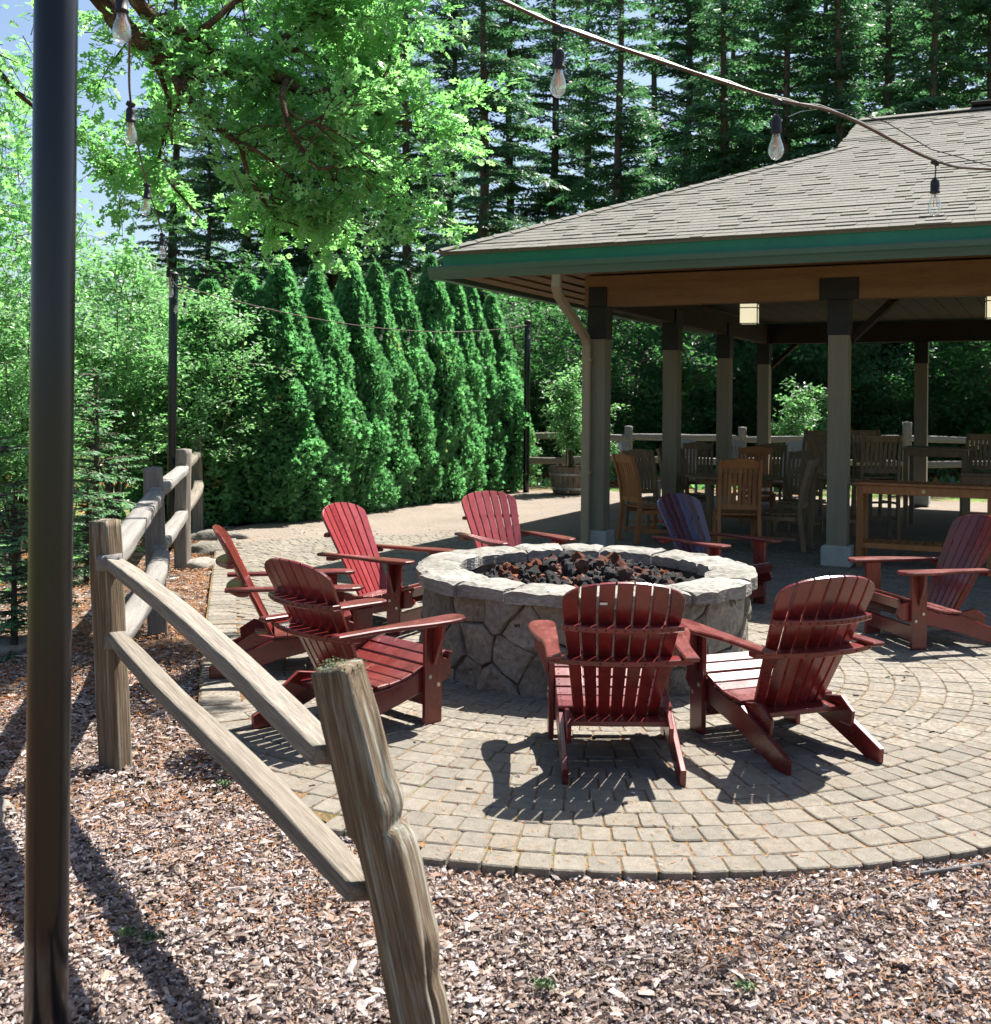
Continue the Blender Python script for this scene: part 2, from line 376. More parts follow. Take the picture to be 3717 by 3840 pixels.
def np_mesh(name, V, Fc, mat, tint=None, smooth=False):
    V = np.asarray(V, dtype=np.float32); Fc = np.asarray(Fc, dtype=np.int32)
    me = bpy.data.meshes.new(name)
    nf, k = Fc.shape
    me.vertices.add(len(V)); me.vertices.foreach_set('co', V.ravel())
    me.loops.add(nf * k); me.loops.foreach_set('vertex_index', Fc.ravel())
    me.polygons.add(nf)
    me.polygons.foreach_set('loop_start', np.arange(0, nf * k, k, dtype=np.int32))
    me.polygons.foreach_set('loop_total', np.full(nf, k, dtype=np.int32))
    me.polygons.foreach_set('use_smooth', np.full(nf, bool(smooth), dtype=bool))
    if tint is not None:
        a = me.attributes.new('tint', 'FLOAT', 'POINT')
        a.data.foreach_set('value', np.asarray(tint, dtype=np.float32))
    me.materials.append(mat)
    me.update(calc_edges=True)
    return me

def frames(d, up):
    """columns: side, direction, normal"""
    d = d / (np.linalg.norm(d, axis=1, keepdims=True) + 1e-9)
    x = np.cross(d, up); x /= (np.linalg.norm(x, axis=1, keepdims=True) + 1e-9)
    n = np.cross(x, d)
    return np.stack([x, d, n], axis=2)

def scatter(name, tv, tf, pos, rot, scale, mat, tint=None, smooth=False):
    tv = np.asarray(tv, float); tf = np.asarray(tf, int)
    N = len(pos); k = len(tv)
    scale = np.asarray(scale, float)
    if scale.ndim == 1: scale = np.repeat(scale[:, None], 3, axis=1)
    V = np.einsum('nij,nkj->nki', rot, tv[None] * scale[:, None, :]) + pos[:, None, :]
    Fc = tf[None] + (np.arange(N) * k)[:, None, None]
    T = None if tint is None else np.repeat(tint, k)
    return np_mesh(name, V.reshape(-1, 3), Fc.reshape(-1, tf.shape[1]), mat, T, smooth)

def rotz(a):
    c, s = np.cos(a), np.sin(a); z = np.zeros_like(a); o = np.ones_like(a)
    return np.stack([np.stack([c, -s, z], 1), np.stack([s, c, z], 1), np.stack([z, z, o], 1)], 1)

def nz(x, y, z=0.0): return mnoise.noise(Vector((x, y, z)))

# leaf templates (x side, y along, z normal)
def leaf_fan(half, fold=0.12):
    ys = [p[1] for p in half]
    pts = [(-x, y) for x, y in half[::-1]][:-1] if half[0][0] == 0 else [(-x, y) for x, y in half[::-1]]
    out = [(x, y) for x, y in half] + [(-x, y) for x, y in half[-2:0:-1]]
    V = [(x, y, abs(x) * fold) for x, y in out]
    n = len(V); mids = [(0, 0.35, -0.02), (0, 0.75, -0.01)]
    V += mids
    F = []
    for i in range(n):
        j = (i + 1) % n
        F.append((i, j, n if (V[i][1] + V[j][1]) / 2 < 0.55 else n + 1))
    return np.array(V), np.array(F)
OAK_V, OAK_F = leaf_fan([(0, 0), (0.05, 0.10), (0.17, 0.22), (0.07, 0.30), (0.30, 0.45), (0.11, 0.50), (0.34, 0.72), (0.14, 0.76), (0.16, 0.95), (0, 1.0)])
OVAL_V = np.array([(0, 0, 0), (0.20, 0.30, 0.05), (0.21, 0.60, 0.05), (0, 1.0, -0.03), (-0.21, 0.60, 0.05), (-0.20, 0.30, 0.05)]); OVAL_F = np.array([(0, 1, 2), (0, 2, 3), (0, 3, 4), (0, 4, 5)])
KITE_V = np.array([(0, 0, 0), (0.5, 0.45, 0.0), (0, 1, -0.06), (-0.5, 0.45, 0.0)]); KITE_F = np.array([(0, 1, 2), (0, 2, 3)])
FAN_V = np.array([(0, 0, 0), (0.28, 0.45, 0.03), (0.42, 0.82, 0.0), (0.12, 0.72, 0.02), (0.0, 1.0, 0.0), (-0.14, 0.70, 0.02), (-0.40, 0.78, 0), (-0.26, 0.42, 0.03)])
FAN_F = np.array([(0, 1, 3), (1, 2, 3), (0, 3, 5), (3, 4, 5), (0, 5, 7), (5, 6, 7)])

# ---------------------------------------------------------------- ground
PX, PY = 0.60, 7.50            # centre of the fire pit and of the paving rings
LB = [(4.0, 0.3), (4.12, 0.0), (4.3, -0.38), (4.5, -0.62), (4.78, -0.88), (5.1, -1.04), (5.45, -1.26), (6.1, -1.60), (7.5, -1.95), (12.2, -3.04), (16, -3.92), (20, -4.8)]
def xl(y):
    if y <= LB[0][0]: return 9
    for (y0, x0), (y1, x1) in zip(LB, LB[1:]):
        if y <= y1: return x0 + (x1 - x0) * (y - y0) / (y1 - y0)
    return LB[-1][1]
def in_patio(x, y, m=0.0):
    r = math.hypot(x - PX, y - PY)
    if x < xl(y) + m: return False
    return r < 3.42 - m or (y > PY and r < 7.0 - m)

def grid_mesh(name, x0, x1, y0, y1, nx, ny, zf, mat):
    xs = np.linspace(x0, x1, nx); ys = np.linspace(y0, y1, ny)
    V = np.array([(x, y, zf(x, y)) for y in ys for x in xs])
    F = np.array([(j * nx + i, j * nx + i + 1, (j + 1) * nx + i + 1, (j + 1) * nx + i) for j in range(ny - 1) for i in range(nx - 1)])
    return np_mesh(name, V, F, mat, smooth=True)
g = link('ground', grid_mesh('ground', -400, 400, -200, 600, 40, 40, lambda x, y: -0.12, M['forest'])); tag(g, kind='structure')
def fz(x, y):
    d = max(0.0, -x - 4.5)
    return -0.09 + 0.03 * nz(x * .6, y * .6) + (0.012 * d * max(0, min(1, (y - 9) / 10)))
g = link('field_ground', grid_mesh('field_ground', -34, 22, 9, 64, 120, 120, fz, M['forest'])); tag(g, kind='structure')
def mulch_z(x, y):
    return -0.058 + 0.014 * nz(x * 2.1, y * 2.1) + 0.008 * nz(x * 7, y * 7)
mulch = link('mulch_bed', grid_mesh('mulch_bed', -6.5, 6.5, -1.5, 16.0, 150, 200, mulch_z, M['soil'])); tag(mulch, kind='structure')

mb = MB()
conc = [(-3.55, 13.2), (-3.62, 14.6), (-3.35, 15.5), (-2.3, 17.7), (-1.2, 19.8), (-0.35, 21.3), (0.4, 21.9), (2.4, 22.0), (9, 20.2), (16, 17), (16, 7), (5.5, 8.6), (3, 11), (-1, 12.5)]
mb.add([(x, y, -0.02) for x, y in conc] + [(x, y, -0.2) for x, y in conc], [tuple(range(len(conc)))] + [(i, i + len(conc), (i + 1) % len(conc) + len(conc), (i + 1) % len(conc)) for i in range(len(conc))])
tag(mb.obj('concrete_terrace', M['aggregate']), kind='structure')

# patio: sand bed, then every paver a piece
edge = []
for k in range(0, 73):
    a = math.radians(-125 + k * 2.5)
    edge.append((PX + 3.40 * math.cos(a), PY + 3.40 * math.sin(a)))
edge = [p for p in edge if p[1] <= PY and p[0] > xl(p[1])]
edge.sort(key=lambda p: p[0])
edge += [(PX + 6.98 * math.cos(math.radians(a)), PY + 6.98 * math.sin(math.radians(a))) for a in range(0, 180, 3)]
edge = [p for p in edge if p[0] > xl(p[1]) - 0.01]
edge += [(xl(y), y) for y in (13, 12.2, 10, 8, 7.5, 6.8, 6.1, 5.45, 5.1, 4.78, 4.5)]
mb = MB(); n = len(edge)
mb.add([(x, y, -0.007) for x, y in edge] + [(x, y, -0.1) for x, y in edge], [tuple(range(n))] + [(i, i + n, (i + 1) % n + n, (i + 1) % n) for i in range(n)])
patio = mb.obj('patio', M['joint']); tag(patio, kind='structure')

def paver_template(rnd):
    o = []
    for sx, sy in ((-1, -1), (1, -1), (1, 1), (-1, 1)):
        x, y = sx * 0.5, sy * 0.5
        c1 = rnd.uniform(0.04, 0.11); c2 = rnd.uniform(0.04, 0.11)
        a = (x - sx * c1, y + rnd.uniform(-.012, .012)); b = (x + rnd.uniform(-.012, .012), y - sy * c2)
        o += [a, b] if sx * sy < 0 else [b, a]
    ins = [(x * 0.925, y * 0.925) for x, y in o]
    V = [(x, y, -0.55) for x, y in o] + [(x, y, -0.055) for x, y in o] + [(x, y, rnd.uniform(-.015, .0)) for x, y in ins]
    F = []
    for k in range(2):
        for i in range(8):
            j = (i + 1) % 8
            F += [(k * 8 + i, k * 8 + j, k * 8 + 8 + j), (k * 8 + i, k * 8 + 8 + j, k * 8 + 8 + i)]
    F += [(16, 16 + i, 17 + i) for i in range(1, 7)]
    return np.array(V), np.array(F)
rnd = random.Random(5)
PT = [paver_template(rnd) for _ in range(8)]
pv = []     # x, y, angle, width, depth
W0 = 0.146
for k in range(0, 42):
    r = 3.42 - W0 / 2 - k * W0 if k < 17 else 3.42 + W0 / 2 + (k - 17) * W0
    if r < 1.0 or r > 7: continue
    n = int(2 * PI * r / 0.175); ph = rnd.random()
    a = 0.0; th = ph
    while a < 2 * PI:
        w = rnd.choice([0.105, 0.125, 0.125, 0.145])
        if r > 3.30 and r < 3.45: w = 0.128
        da = w / r
        mid = th + a + da / 2; a += da
        x = PX + r * math.cos(mid); y = PY + r * math.sin(mid)
        if abs(x) > 0.47 * y + 0.9 or y > 16.5: continue
        sold = 0.25 if 5.72 < y < 14.2 else 0.03
        if not in_patio(x, y, 0.0) or x < xl(y) + sold: continue
        
        pv.append((x, y, mid - PI / 2, w - 0.0035, W0 - 0.0035))
y = 5.7
while y < 14.0:
    ang = math.atan2(xl(y + .1) - xl(y - .1), 0.2)
    pv.append((xl(y) + 0.125, y, -ang, 0.225, 0.152)); y += 0.161
pv.sort(key=lambda p: p[1])
PMESH = [np_mesh('paver', v, f, M['paver']) for v, f in PT]
for i, (x, y, a, w, d) in enumerate(pv[:300]):
    link('paver', PMESH[rnd.randrange(8)], patio, (x, y, rnd.uniform(-.003, .003)), (rnd.uniform(-.012, .012), rnd.uniform(-.012, .012), a + rnd.uniform(-.02, .02)),
         (w * rnd.uniform(.97, 1.0), d * rnd.uniform(.97, 1.0), 0.1))
rest = pv[300:]
VV = []; FF = []; TT = []; off = 0
for x, y, a, w, d in rest:
    v, f = PT[rnd.randrange(8)]
    c, s = math.cos(a), math.sin(a)
    vx = v[:, 0] * w; vy = v[:, 1] * d; t1 = rnd.uniform(-.02, .02)
    VV.append(np.stack([x + vx * c - vy * s, y + vx * s + vy * c, v[:, 2] * 0.1 + rnd.uniform(-.003, .003) + vx * t1], 1)); FF.append(f + off); TT += [rnd.random()] * len(v); off += len(v)
o = link('paver_field', np_mesh('paver_field', np.concatenate(VV), np.concatenate(FF), M['paver'], TT), patio); tag(o, kind='stuff')

# bark chips, needles, litter
R = np.random.default_rng(3)
def sample_ground(n, ylo, yhi, fn, xlo=-1e9, xhi=1e9):
    y = R.uniform(ylo, yhi, n * 3); x = R.uniform(-1, 1, n * 3) * (0.46 * y + 0.35)
    # keep an even density over the area
    k = R.random(n * 3) < (0.46 * y + .35) / (0.46 * yhi + .35)
    x, y = x[k], y[k]
    ok = np.array([fn(a, b) for a, b in zip(x, y)]) & (x > xlo) & (x < xhi)
    x, y = x[ok][:n], y[ok][:n]
    return x, y
def mz(x, y): return np.array([mulch_z(a, b) for a, b in zip(x, y)])
chip_t = []
for k in range(5):
    r2 = random.Random(k + 11)
    V = []
    for sx, sy in ((-1, -1), (1, -1), (1, 1), (-1, 1)):
        V.append((sx * .5 * r2.uniform(.45, 1.1), sy * .5 * r2.uniform(.75, 1.1), -.5))
    V.append((r2.uniform(-.28, .28), -.5 * r2.uniform(.35, .85), .5)); V.append((r2.uniform(-.28, .28), .5 * r2.uniform(.35, .85), .5 + r2.uniform(-.3, .2)))
    F = [(0, 1, 4), (1, 2, 5), (1, 5, 4), (2, 3, 5), (3, 0, 4), (3, 4, 5)]
    chip_t.append((np.array(V), np.array(F)))
notpat = lambda a, b: not in_patio(a, b, 0.01) or (b > 4.4 and a < xl(b) + .16 and nz(a * 9, b * 9) > .05)
parts_v = []; parts_f = []; parts_t = []; off = 0
for (n, ylo, yhi, dens) in ((112000, 2.5, 4.7, 0), (34000, 4.7, 7.6, 0), (18000, 7.6, 15.5, 0)):
    x, y = sample_ground(n, ylo, yhi, lambda a, b: notpat(a, b) and not (b > 5 and a > 0))
    N = len(x)
    a = R.uniform(0, 2 * PI, N)
    L = np.clip(R.lognormal(-3.98, 0.52, N), .006, .075) * (1 if ylo < 4 else 1.15 if ylo < 7 else 1.6)
    d = np.stack([np.cos(a), np.sin(a), R.normal(0, .15, N)], 1)
    up = np.stack([R.normal(0, .24, N), R.normal(0, .24, N), np.ones(N)], 1)
    rot = frames(d, up)
    sc3 = np.stack([L * R.uniform(.2, .62, N), L, np.minimum(L * R.uniform(.12, .3, N), .008)], 1)
    pos = np.stack([x, y, mz(x, y) + R.uniform(0.0, .034, N) + .012 * (R.random(N) < .1)], 1)
    for q in range(5):
        sel = slice(q, None, 5)
        tv, tf = chip_t[q]; m = len(pos[sel])
        V = np.einsum('nij,nkj->nki', rot[sel], tv[None] * sc3[sel][:, None, :]) + pos[sel][:, None, :]
        parts_v.append(V.reshape(-1, 3)); parts_f.append((tf[None] + (np.arange(m) * 6)[:, None, None]).reshape(-1, 3) + off)
        parts_t.append(np.repeat(R.random(m), 6)); off += m * 6
o = link('bark_mulch', np_mesh('bark_mulch', np.concatenate(parts_v), np.concatenate(parts_f), M['chip'], np.concatenate(parts_t)))
tag(o, 'bark chips covering the bed around the paved circle', 'mulch', kind='stuff')
# needles
NV = np.array([(-.5, 0, 0), (.5, 0, 0), (.5, 1, 0.04), (-.5, 1, 0.04)]); NF = np.array([(0, 1, 2), (0, 2, 3)])
x, y = sample_ground(105000, 2.5, 14, lambda a, b: notpat(a, b) and (b < 5.2 or a < 0) and
                     (nz(a * 1.7, b * 1.7, 4) > 0.1 or abs(math.hypot(a - PX, b - PY) - 3.58) < .22 or (b > 4.6 and a > xl(b) - .5 and nz(a * 4, b * 4) > -.3)))
N = len(x); a = R.uniform(0, 2 * PI, N)
rot = frames(np.stack([np.cos(a), np.sin(a), R.normal(0, .25, N)], 1), np.stack([R.normal(0, .5, N), R.normal(0, .5, N), np.ones(N)], 1))
sc3 = np.stack([np.full(N, .0022), R.uniform(.012, .035, N), np.full(N, .03)], 1)
sc3[:, 0] *= np.where(y > 6, 2.2, 1.0)
o = link('fallen_needles', np_mesh('tmp', [(0, 0, 0)] * 3, [(0, 1, 2)], M['needle'])); bpy.data.objects.remove(o)
me = scatter('fallen_needles', NV, NF, np.stack([x, y, mz(x, y) + R.uniform(.022, .040, N)], 1), rot, sc3, M['needle'], R.random(N))
tag(link('fallen_needles', me), 'rusty fallen needles over the bark and along the paving edge', 'needles', kind='stuff')
# litter on the paving
y = R.uniform(4.0, 13, 9000); x = R.uniform(-1, 1, 9000) * (.46 * y)
ok = np.array([in_patio(a, b) and (nz(a * 3, b * 3, 9) > 0.02 or math.hypot(a - PX, b - PY) > 3.2 or a < xl(b) + .35) and math.hypot(a - PX, b - PY) > 1.15 for a, b in zip(x, y)])
x, y = x[ok], y[ok]; N = len(x); a = R.uniform(0, 2 * PI, N)
rot = frames(np.stack([np.cos(a), np.sin(a), R.normal(0, .1, N)], 1), np.stack([R.normal(0, .2, N), R.normal(0, .2, N), np.ones(N)], 1))
sc3 = np.stack([np.full(N, .0028), R.uniform(.01, .032, N), np.full(N, .03)], 1)
me = scatter('needle_litter', NV, NF, np.stack([x, y, np.full(N, .003)], 1), rot, sc3, M['needle'], R.random(N))
tag(link('needle_litter', me), 'needles and grit caught in the joints of the paving', 'litter', kind='stuff')
y = R.uniform(3.6, 8, 170); x = R.uniform(-1, 1, 170) * (.44 * y); ok = np.array([in_patio(a, b) for a, b in zip(x, y)]); x, y = x[ok], y[ok]; N = len(x)
a = R.uniform(0, 2 * PI, N)
rot = frames(np.stack([np.cos(a), np.sin(a), R.normal(0, .1, N)], 1), np.stack([R.normal(0, .3, N), R.normal(0, .3, N), np.ones(N)], 1))
L = R.uniform(.012, .04, N)
me = scatter('scattered_debris', chip_t[1][0], chip_t[1][1], np.stack([x, y, np.full(N, .005)], 1), rot, np.stack([L * .35, L, L * .15], 1), M['debris'], R.random(N))
tag(link('scattered_debris', me), 'small pale and dark bits lying on the sunlit pavers', 'debris', kind='stuff')

def rock_mesh(name, mat, seed, sub=2, amp=0.35, sq=(1, 1, 1), freq=1.3, smooth=False):
    import bmesh
    bm = bmesh.new(); bmesh.ops.create_icosphere(bm, subdivisions=sub, radius=1)
    for v in bm.verts:
        n = v.co.normalized()
        d = 1 + amp * mnoise.noise(n * freq + Vector((seed * 7.1, seed * 3.3, 0))) + amp * .5 * mnoise.noise(n * freq * 3 + Vector((seed, 0, 5)))
        c = mnoise.cell(n * 2.2 + Vector((seed, 2, 0))) * amp * .25
        v.co = Vector((n.x * sq[0], n.y * sq[1], n.z * sq[2])) * (d + c)
    me = bpy.data.meshes.new(name); bm.to_mesh(me); bm.free(); me.materials.append(mat)
    if smooth:
        for p in me.polygons: p.use_smooth = True
    return me
for i, (x, y, s, rz, lb) in enumerate([(-3.28, 12.75, (.30, .18, .10), .3, 'flat grey boulder just in front of the last fence post'), (-3.45, 13.9, (.38, .2, .12), .1, 'long mossy boulder beside the last fence post under the hedge'),
                                   (-3.05, 11.7, (.22, .16, .08), 1.0, 'small rounded stone at the foot of the third fence post'), (-3.45, 7.6, (.40, .18, .10), .5, 'low dark boulder left of the big black pole in the shade'),
                                   (-2.95, 9.6, (.25, .2, .10), .5, 'grey stone behind the second fence post'), (-2.24, 4.66, (.24, .2, .10), -.3, 'dark half buried stone at the left edge of the bark')]):
    o = link('boulder', rock_mesh('boulder', M['stone'], i + 3, 3, .3, s, smooth=True), None, (x, y, -.03), (0, 0, rz)); tag(o, lb, 'rock')
for i, (x, y) in enumerate([(-1.16, 3.6), (-1.08, 3.56), (.16, 3.3), (-1.2, 5.0), (.75, 3.3)]):
    me = scatter('moss_tuft', KITE_V, KITE_F, np.stack([R.normal(0, .016, 120), R.normal(0, .013, 120), R.uniform(0, .01, 120)], 1),
                 frames(R.normal(0, 1, (120, 3)) + np.array([0, 0, .8]), R.normal(0, 1, (120, 3))), np.full(120, .011), M['moss'], R.random(120))
    tag(link('moss_tuft', me, None, (x, y, -.012)), kind='stuff', label=['small grey green moss tuft inside the rail shadow', 'tiny moss tuft beside the larger one in the rail shadow', 'green sprout on the bark right of the leaning post',
        'moss patch on the bark behind the lower rail', 'pale moss scrap on the bark right of centre'][i], cat='moss')

# ---------------------------------------------------------------- fire pit
pit = empty('fire_pit', (PX, PY, 0)); tag(pit, 'round grey stone fire pit with pale cap stones', 'fire pit')
mb = MB()
n = 64
prof = [(1.045, 0), (1.055, .2), (1.05, .545), (.85, .545), (.84, .2), (.84, .0)]
mb.lathe(prof, n)
mb.obj('mortar_wall', M['mortar'], pit)
mb = MB(); mb.lathe([(.84, .40), (0.4, .40), (0.02, .40)], 40); mb.obj('pit_floor', M['lavablack'], pit)

def clip(poly, a, b, c):
    out = []
    for i in range(len(poly)):
        p, q = poly[i], poly[(i + 1) % len(poly)]
        dp = a * p[0] + b * p[1] - c; dq = a * q[0] + b * q[1] - c
        if dp <= 0: out.append(p)
        if dp * dq < 0:
            t = dp / (dp - dq); out.append((p[0] + (q[0] - p[0]) * t, p[1] + (q[1] - p[1]) * t))
    return out
rnd = random.Random(21)
CIRC = 2 * PI * 1.06
sites = []
tries = 0
while len(sites) < 58 and tries < 6000:
    tries += 1
    q = (rnd.uniform(0, CIRC), rnd.uniform(0.0, .53))
    need = .27 if tries < 3000 else .17
    if all(min(abs(q[0] - s[0]), CIRC - abs(q[0] - s[0])) ** 2 + ((q[1] - s[1]) * 1.15) ** 2 > need ** 2 for s in sites): sites.append(q)
ext = [(s[0] + k * CIRC, s[1]) for s in sites for k in (-1, 0, 1)]
def wall_stone(poly, R0, thick, seed, inward=False):
    """polygon in (arc length, height) laid on the cylinder, its face bulging and chipped"""
    n0 = len(poly); P = []
    for i in range(n0):
        p, q = poly[i], poly[(i + 1) % n0]
        m = max(1, int(math.dist(p, q) / .07))
        for k in range(m):
            t = k / m
            P.append((p[0] + (q[0] - p[0]) * t + (rnd.uniform(-.006, .006)), p[1] + (q[1] - p[1]) * t + (rnd.uniform(-.006, .006))))
    cx = sum(p[0] for p in P) / len(P); cy = sum(p[1] for p in P) / len(P)
    n = len(P); V = []; F = []
    for (s, r) in ((1.0, -.03), (1.0, thick * .62), (.955, thick * .95), (.62, thick), (.3, thick)):
        for p in P:
            u = cx + (p[0] - cx) * s; z = cy + (p[1] - cy) * s
            rr = R0 + r + (0.024 * nz(u * 7 + seed, z * 7) + .011 * nz(u * 25, z * 25 + seed)) * (1 if r > 0 else 0)
            if inward: rr = R0 - (rr - R0)
            V.append((rr * math.cos(u / 1.06), rr * math.sin(u / 1.06), max(z, -.02)))
    for k in range(4):
        for i in range(n):
            j = (i + 1) % n
            F.append((k * n + i, k * n + j, (k + 1) * n + j, (k + 1) * n + i))
    F.append(tuple(4 * n + i for i in range(n)))
    mb = MB(); mb.add(V, F if not inward else [f[::-1] for f in F]); return mb
for i, s in enumerate(sites):
    poly = [(s[0] - .6, -.03), (s[0] + .6, -.03), (s[0] + .6, .555), (s[0] - .6, .555)]
    for e in ext:
        if e == s: continue
        a, b = e[0] - s[0], e[1] - s[1]
        l = math.hypot(a, b)
        if l > 1.3: continue
        a /= l; b /= l
        poly = clip(poly, a, b, a * s[0] + b * s[1] + l / 2 - .0045)
        if len(poly) < 3: break
    if len(poly) >= 3:
        wall_stone(poly, 1.045, rnd.uniform(.008, .046), i * 3.7).obj('wall_stone', M['stone'], pit)
# cap stones
def cap_stone(t0, t1, r0, r1, seed, z0=.54, z1=.622):
    nu, nv = max(4, int((t1 - t0) * 1.1 / .045)), 9
    V = []; F = []
    for layer in (0, 1):
        for j in range(nv):
            for i in range(nu):
                u = i / (nu - 1); v = j / (nv - 1)
                e = 0.014 * nz(v * 4 + seed, u * 2)
                t = t0 + (t1 - t0) * u + (e if 0 < i < nu - 1 else e * .9)
                wob = .022 * nz(t * 7, seed * .37 + 3) + .010 * nz(t * 25, 1)
                wi = .034 * nz(t * 5, 8) + .013 * nz(t * 18, 9)
                r = r0 + wi + (r1 + wob - r0 - wi) * v
                x, y = r * math.cos(t), r * math.sin(t)
                if layer:
                    edge = min(u, 1 - u) * (t1 - t0) * 8; er = min(v, 1 - v) * 8
                    z = z1 + .010 * nz(x * 4 + seed, y * 4) + .010 * nz(x * 13, y * 13, seed) + .006 * nz(x * 34, y * 34)
                    if i in (0, nu - 1): z -= .014
                    if j in (0, nv - 1): z -= .014 + .008 * nz(t * 22, seed)
                else:
                    z = z0 + .012 * nz(x * 5, y * 5, 7)
                    if j in (0, nv - 1): r -= .0
                V.append((x, y, z))
    off = nu * nv
    for j in range(nv - 1):
        for i in range(nu - 1):
            a = j * nu + i
            F.append((off + a, off + a + nu, off + a + nu + 1, off + a + 1)); F.append((a, a + 1, a + nu + 1, a + nu))
    for j in (0, nv - 1):
        for i in range(nu - 1):
            a = j * nu + i; q = (a, a + 1, off + a + 1, off + a); F.append(q if j == nv - 1 else q[::-1])
    for i in (0, nu - 1):
        for j in range(nv - 1):
            a = j * nu + i; q = (a, a + nu, off + a + nu, off + a); F.append(q if i == 0 else q[::-1])
    mb = MB(); mb.add(V, F); return mb
t = 0.25; caps = []
while t < 2 * PI + .25 - .2:
    w = rnd.uniform(.30, .56)
    if t + w > 2 * PI + .25 - .25: w = 2 * PI + .25 - t
    caps.append((t, t + w)); t += w
for i, (a, b) in enumerate(caps):
    dz = rnd.uniform(-.006, .006)
    cap_stone(a + .006, b - .006, .825, 1.125 + rnd.uniform(-.015, .02), i * 5.3, .535, .622 + dz).obj('cap_stone', M['cap'], pit, smooth=False)
# lava rocks: the heap
LM = {}
for k in range(5):
    LM['b', k] = rock_mesh('lava_rock', M['lavablack'], k, 2, .5, (1, .85, .8), 1.9)
    LM['r', k] = rock_mesh('lava_rock', M['lavared'], k + 9, 2, .45, (1, .85, .75), 1.9)
placed = []
def heap_z(r): return .475 + .155 * max(0, 1 - (r / .72) ** 1.6)
for i in range(1700):
    rr = .79 * math.sqrt(rnd.random()); th = rnd.uniform(0, 2 * PI)
    x, y = rr * math.cos(th), rr * math.sin(th) * .98
    s = rnd.uniform(.030, .066) * (1.12 if rr < .45 else .8)
    if rr + s > .80: continue
    if any((x - q[0]) ** 2 + (y - q[1]) ** 2 < (.78 * (s + q[2])) ** 2 for q in placed): continue
    placed.append((x, y, s))
    if len(placed) >= 230: break
for x, y, s in placed:
    r = math.hypot(x, y)
    dark = rnd.random() < (.45 + .35 * (nz(x * 3, y * 3, 2) > 0.05))
    k = ('b' if dark else 'r', rnd.randrange(5))
    o = link('lava_rock', LM[k], None, (PX + x, PY + y, heap_z(r) + rnd.uniform(-.005, .03)), (rnd.uniform(0, 6), rnd.uniform(0, 6), rnd.uniform(0, 6)), (s, s, s))
    wh = 'on top of the heap' if r < .3 else 'by the left rim' if x < -.3 and abs(y) < abs(x) else 'by the right rim' if x > .3 and abs(y) < abs(x) else 'at the near foot of the heap' if y < 0 else 'at the far foot of the heap'
    cn = 'black pitted' if dark else 'rusty red'
    tag(o, cn + ' lava rock ' + wh + ' inside the fire pit', 'lava rock', cn + ' lava rocks ' + wh)
for colr, cnt in (('lavablack', 500), ('lavared', 700)):
    rr = .81 * np.sqrt(R.random(cnt)); th = R.uniform(0, 2 * PI, cnt)
    tv = np.array([(v.co.x, v.co.y, v.co.z) for v in rock_mesh('t', M['lavared'], 4, 1, .6).vertices])
    tm = rock_mesh('t', M['lavared'], 4, 1, .6); tf = np.array([tuple(p.vertices) for p in tm.polygons])
    zz = np.array([heap_z(a) - .015 for a in rr])
    me = scatter('lava_gravel', tv, tf, np.stack([PX + rr * np.cos(th), PY + rr * np.sin(th), zz], 1), frames(R.normal(0, 1, (cnt, 3)), R.normal(0, 1, (cnt, 3))), R.uniform(.014, .032, cnt), M[colr], R.random(cnt))
    tag(link('lava_gravel', me), 'small black lava gravel filling the fire pit between the rocks' if colr == 'lavablack' else 'small red lava gravel filling the fire pit between the rocks', 'lava gravel', kind='stuff')

# ---------------------------------------------------------------- pavilion
PAZ = math.atan2(-0.443, 0.896)
pav = empty('pavilion', (-0.638, 12.47, 0), PAZ)     # local x along the front, y to the back
tag(pav, 'open timber pavilion with grey shingled hip roof and green gutter', 'pavilion')
WA, DB = 10.9, 11.16
OV = 1.38; SX = 2.71; SY = 2.80
ZE, SL = 3.37, 0.42; A0 = 3.8; RB = DB / 2; ZR = ZE + SL * RB; ZG = ZE + SL * A0
mb = MB()
def q4(mb, a, b, c, d, t=.03):
    P = [Vector(p) for p in (a, b, c, d)]
    n = (P[1] - P[0]).cross(P[2] - P[0]).normalized() * t
    V = P + [p - n for p in P]
    mb.add(V, [(0, 1, 2, 3), (7, 6, 5, 4), (0, 4, 5, 1), (1, 5, 6, 2), (2, 6, 7, 3), (3, 7, 4, 0)])
d = .02
# front plane is a hexagon: lower trapezoid and the upper rectangle under the ridge
q4(mb, (0, 0, ZE - d), (WA, 0, ZE - d), (WA - A0, A0, ZG - d), (A0, A0, ZG - d))
q4(mb, (A0, A0, ZG - d), (WA - A0, A0, ZG - d), (WA - A0, RB, ZR - d), (A0, RB, ZR - d))
q4(mb, (WA, DB, ZE - d), (0, DB, ZE - d), (A0, DB - A0, ZG - d), (WA - A0, DB - A0, ZG - d))
q4(mb, (WA - A0, DB - A0, ZG - d), (A0, DB - A0, ZG - d), (A0, RB, ZR - d), (WA - A0, RB, ZR - d))
q4(mb, (0, DB, ZE - d), (0, 0, ZE - d), (A0, A0, ZG - d), (A0, DB - A0, ZG - d))
q4(mb, (WA, 0, ZE - d), (WA, DB, ZE - d), (WA - A0, DB - A0, ZG - d), (WA - A0, A0, ZG - d))
roof = mb.obj('roof', M['shingle'], pav)
mb = MB()
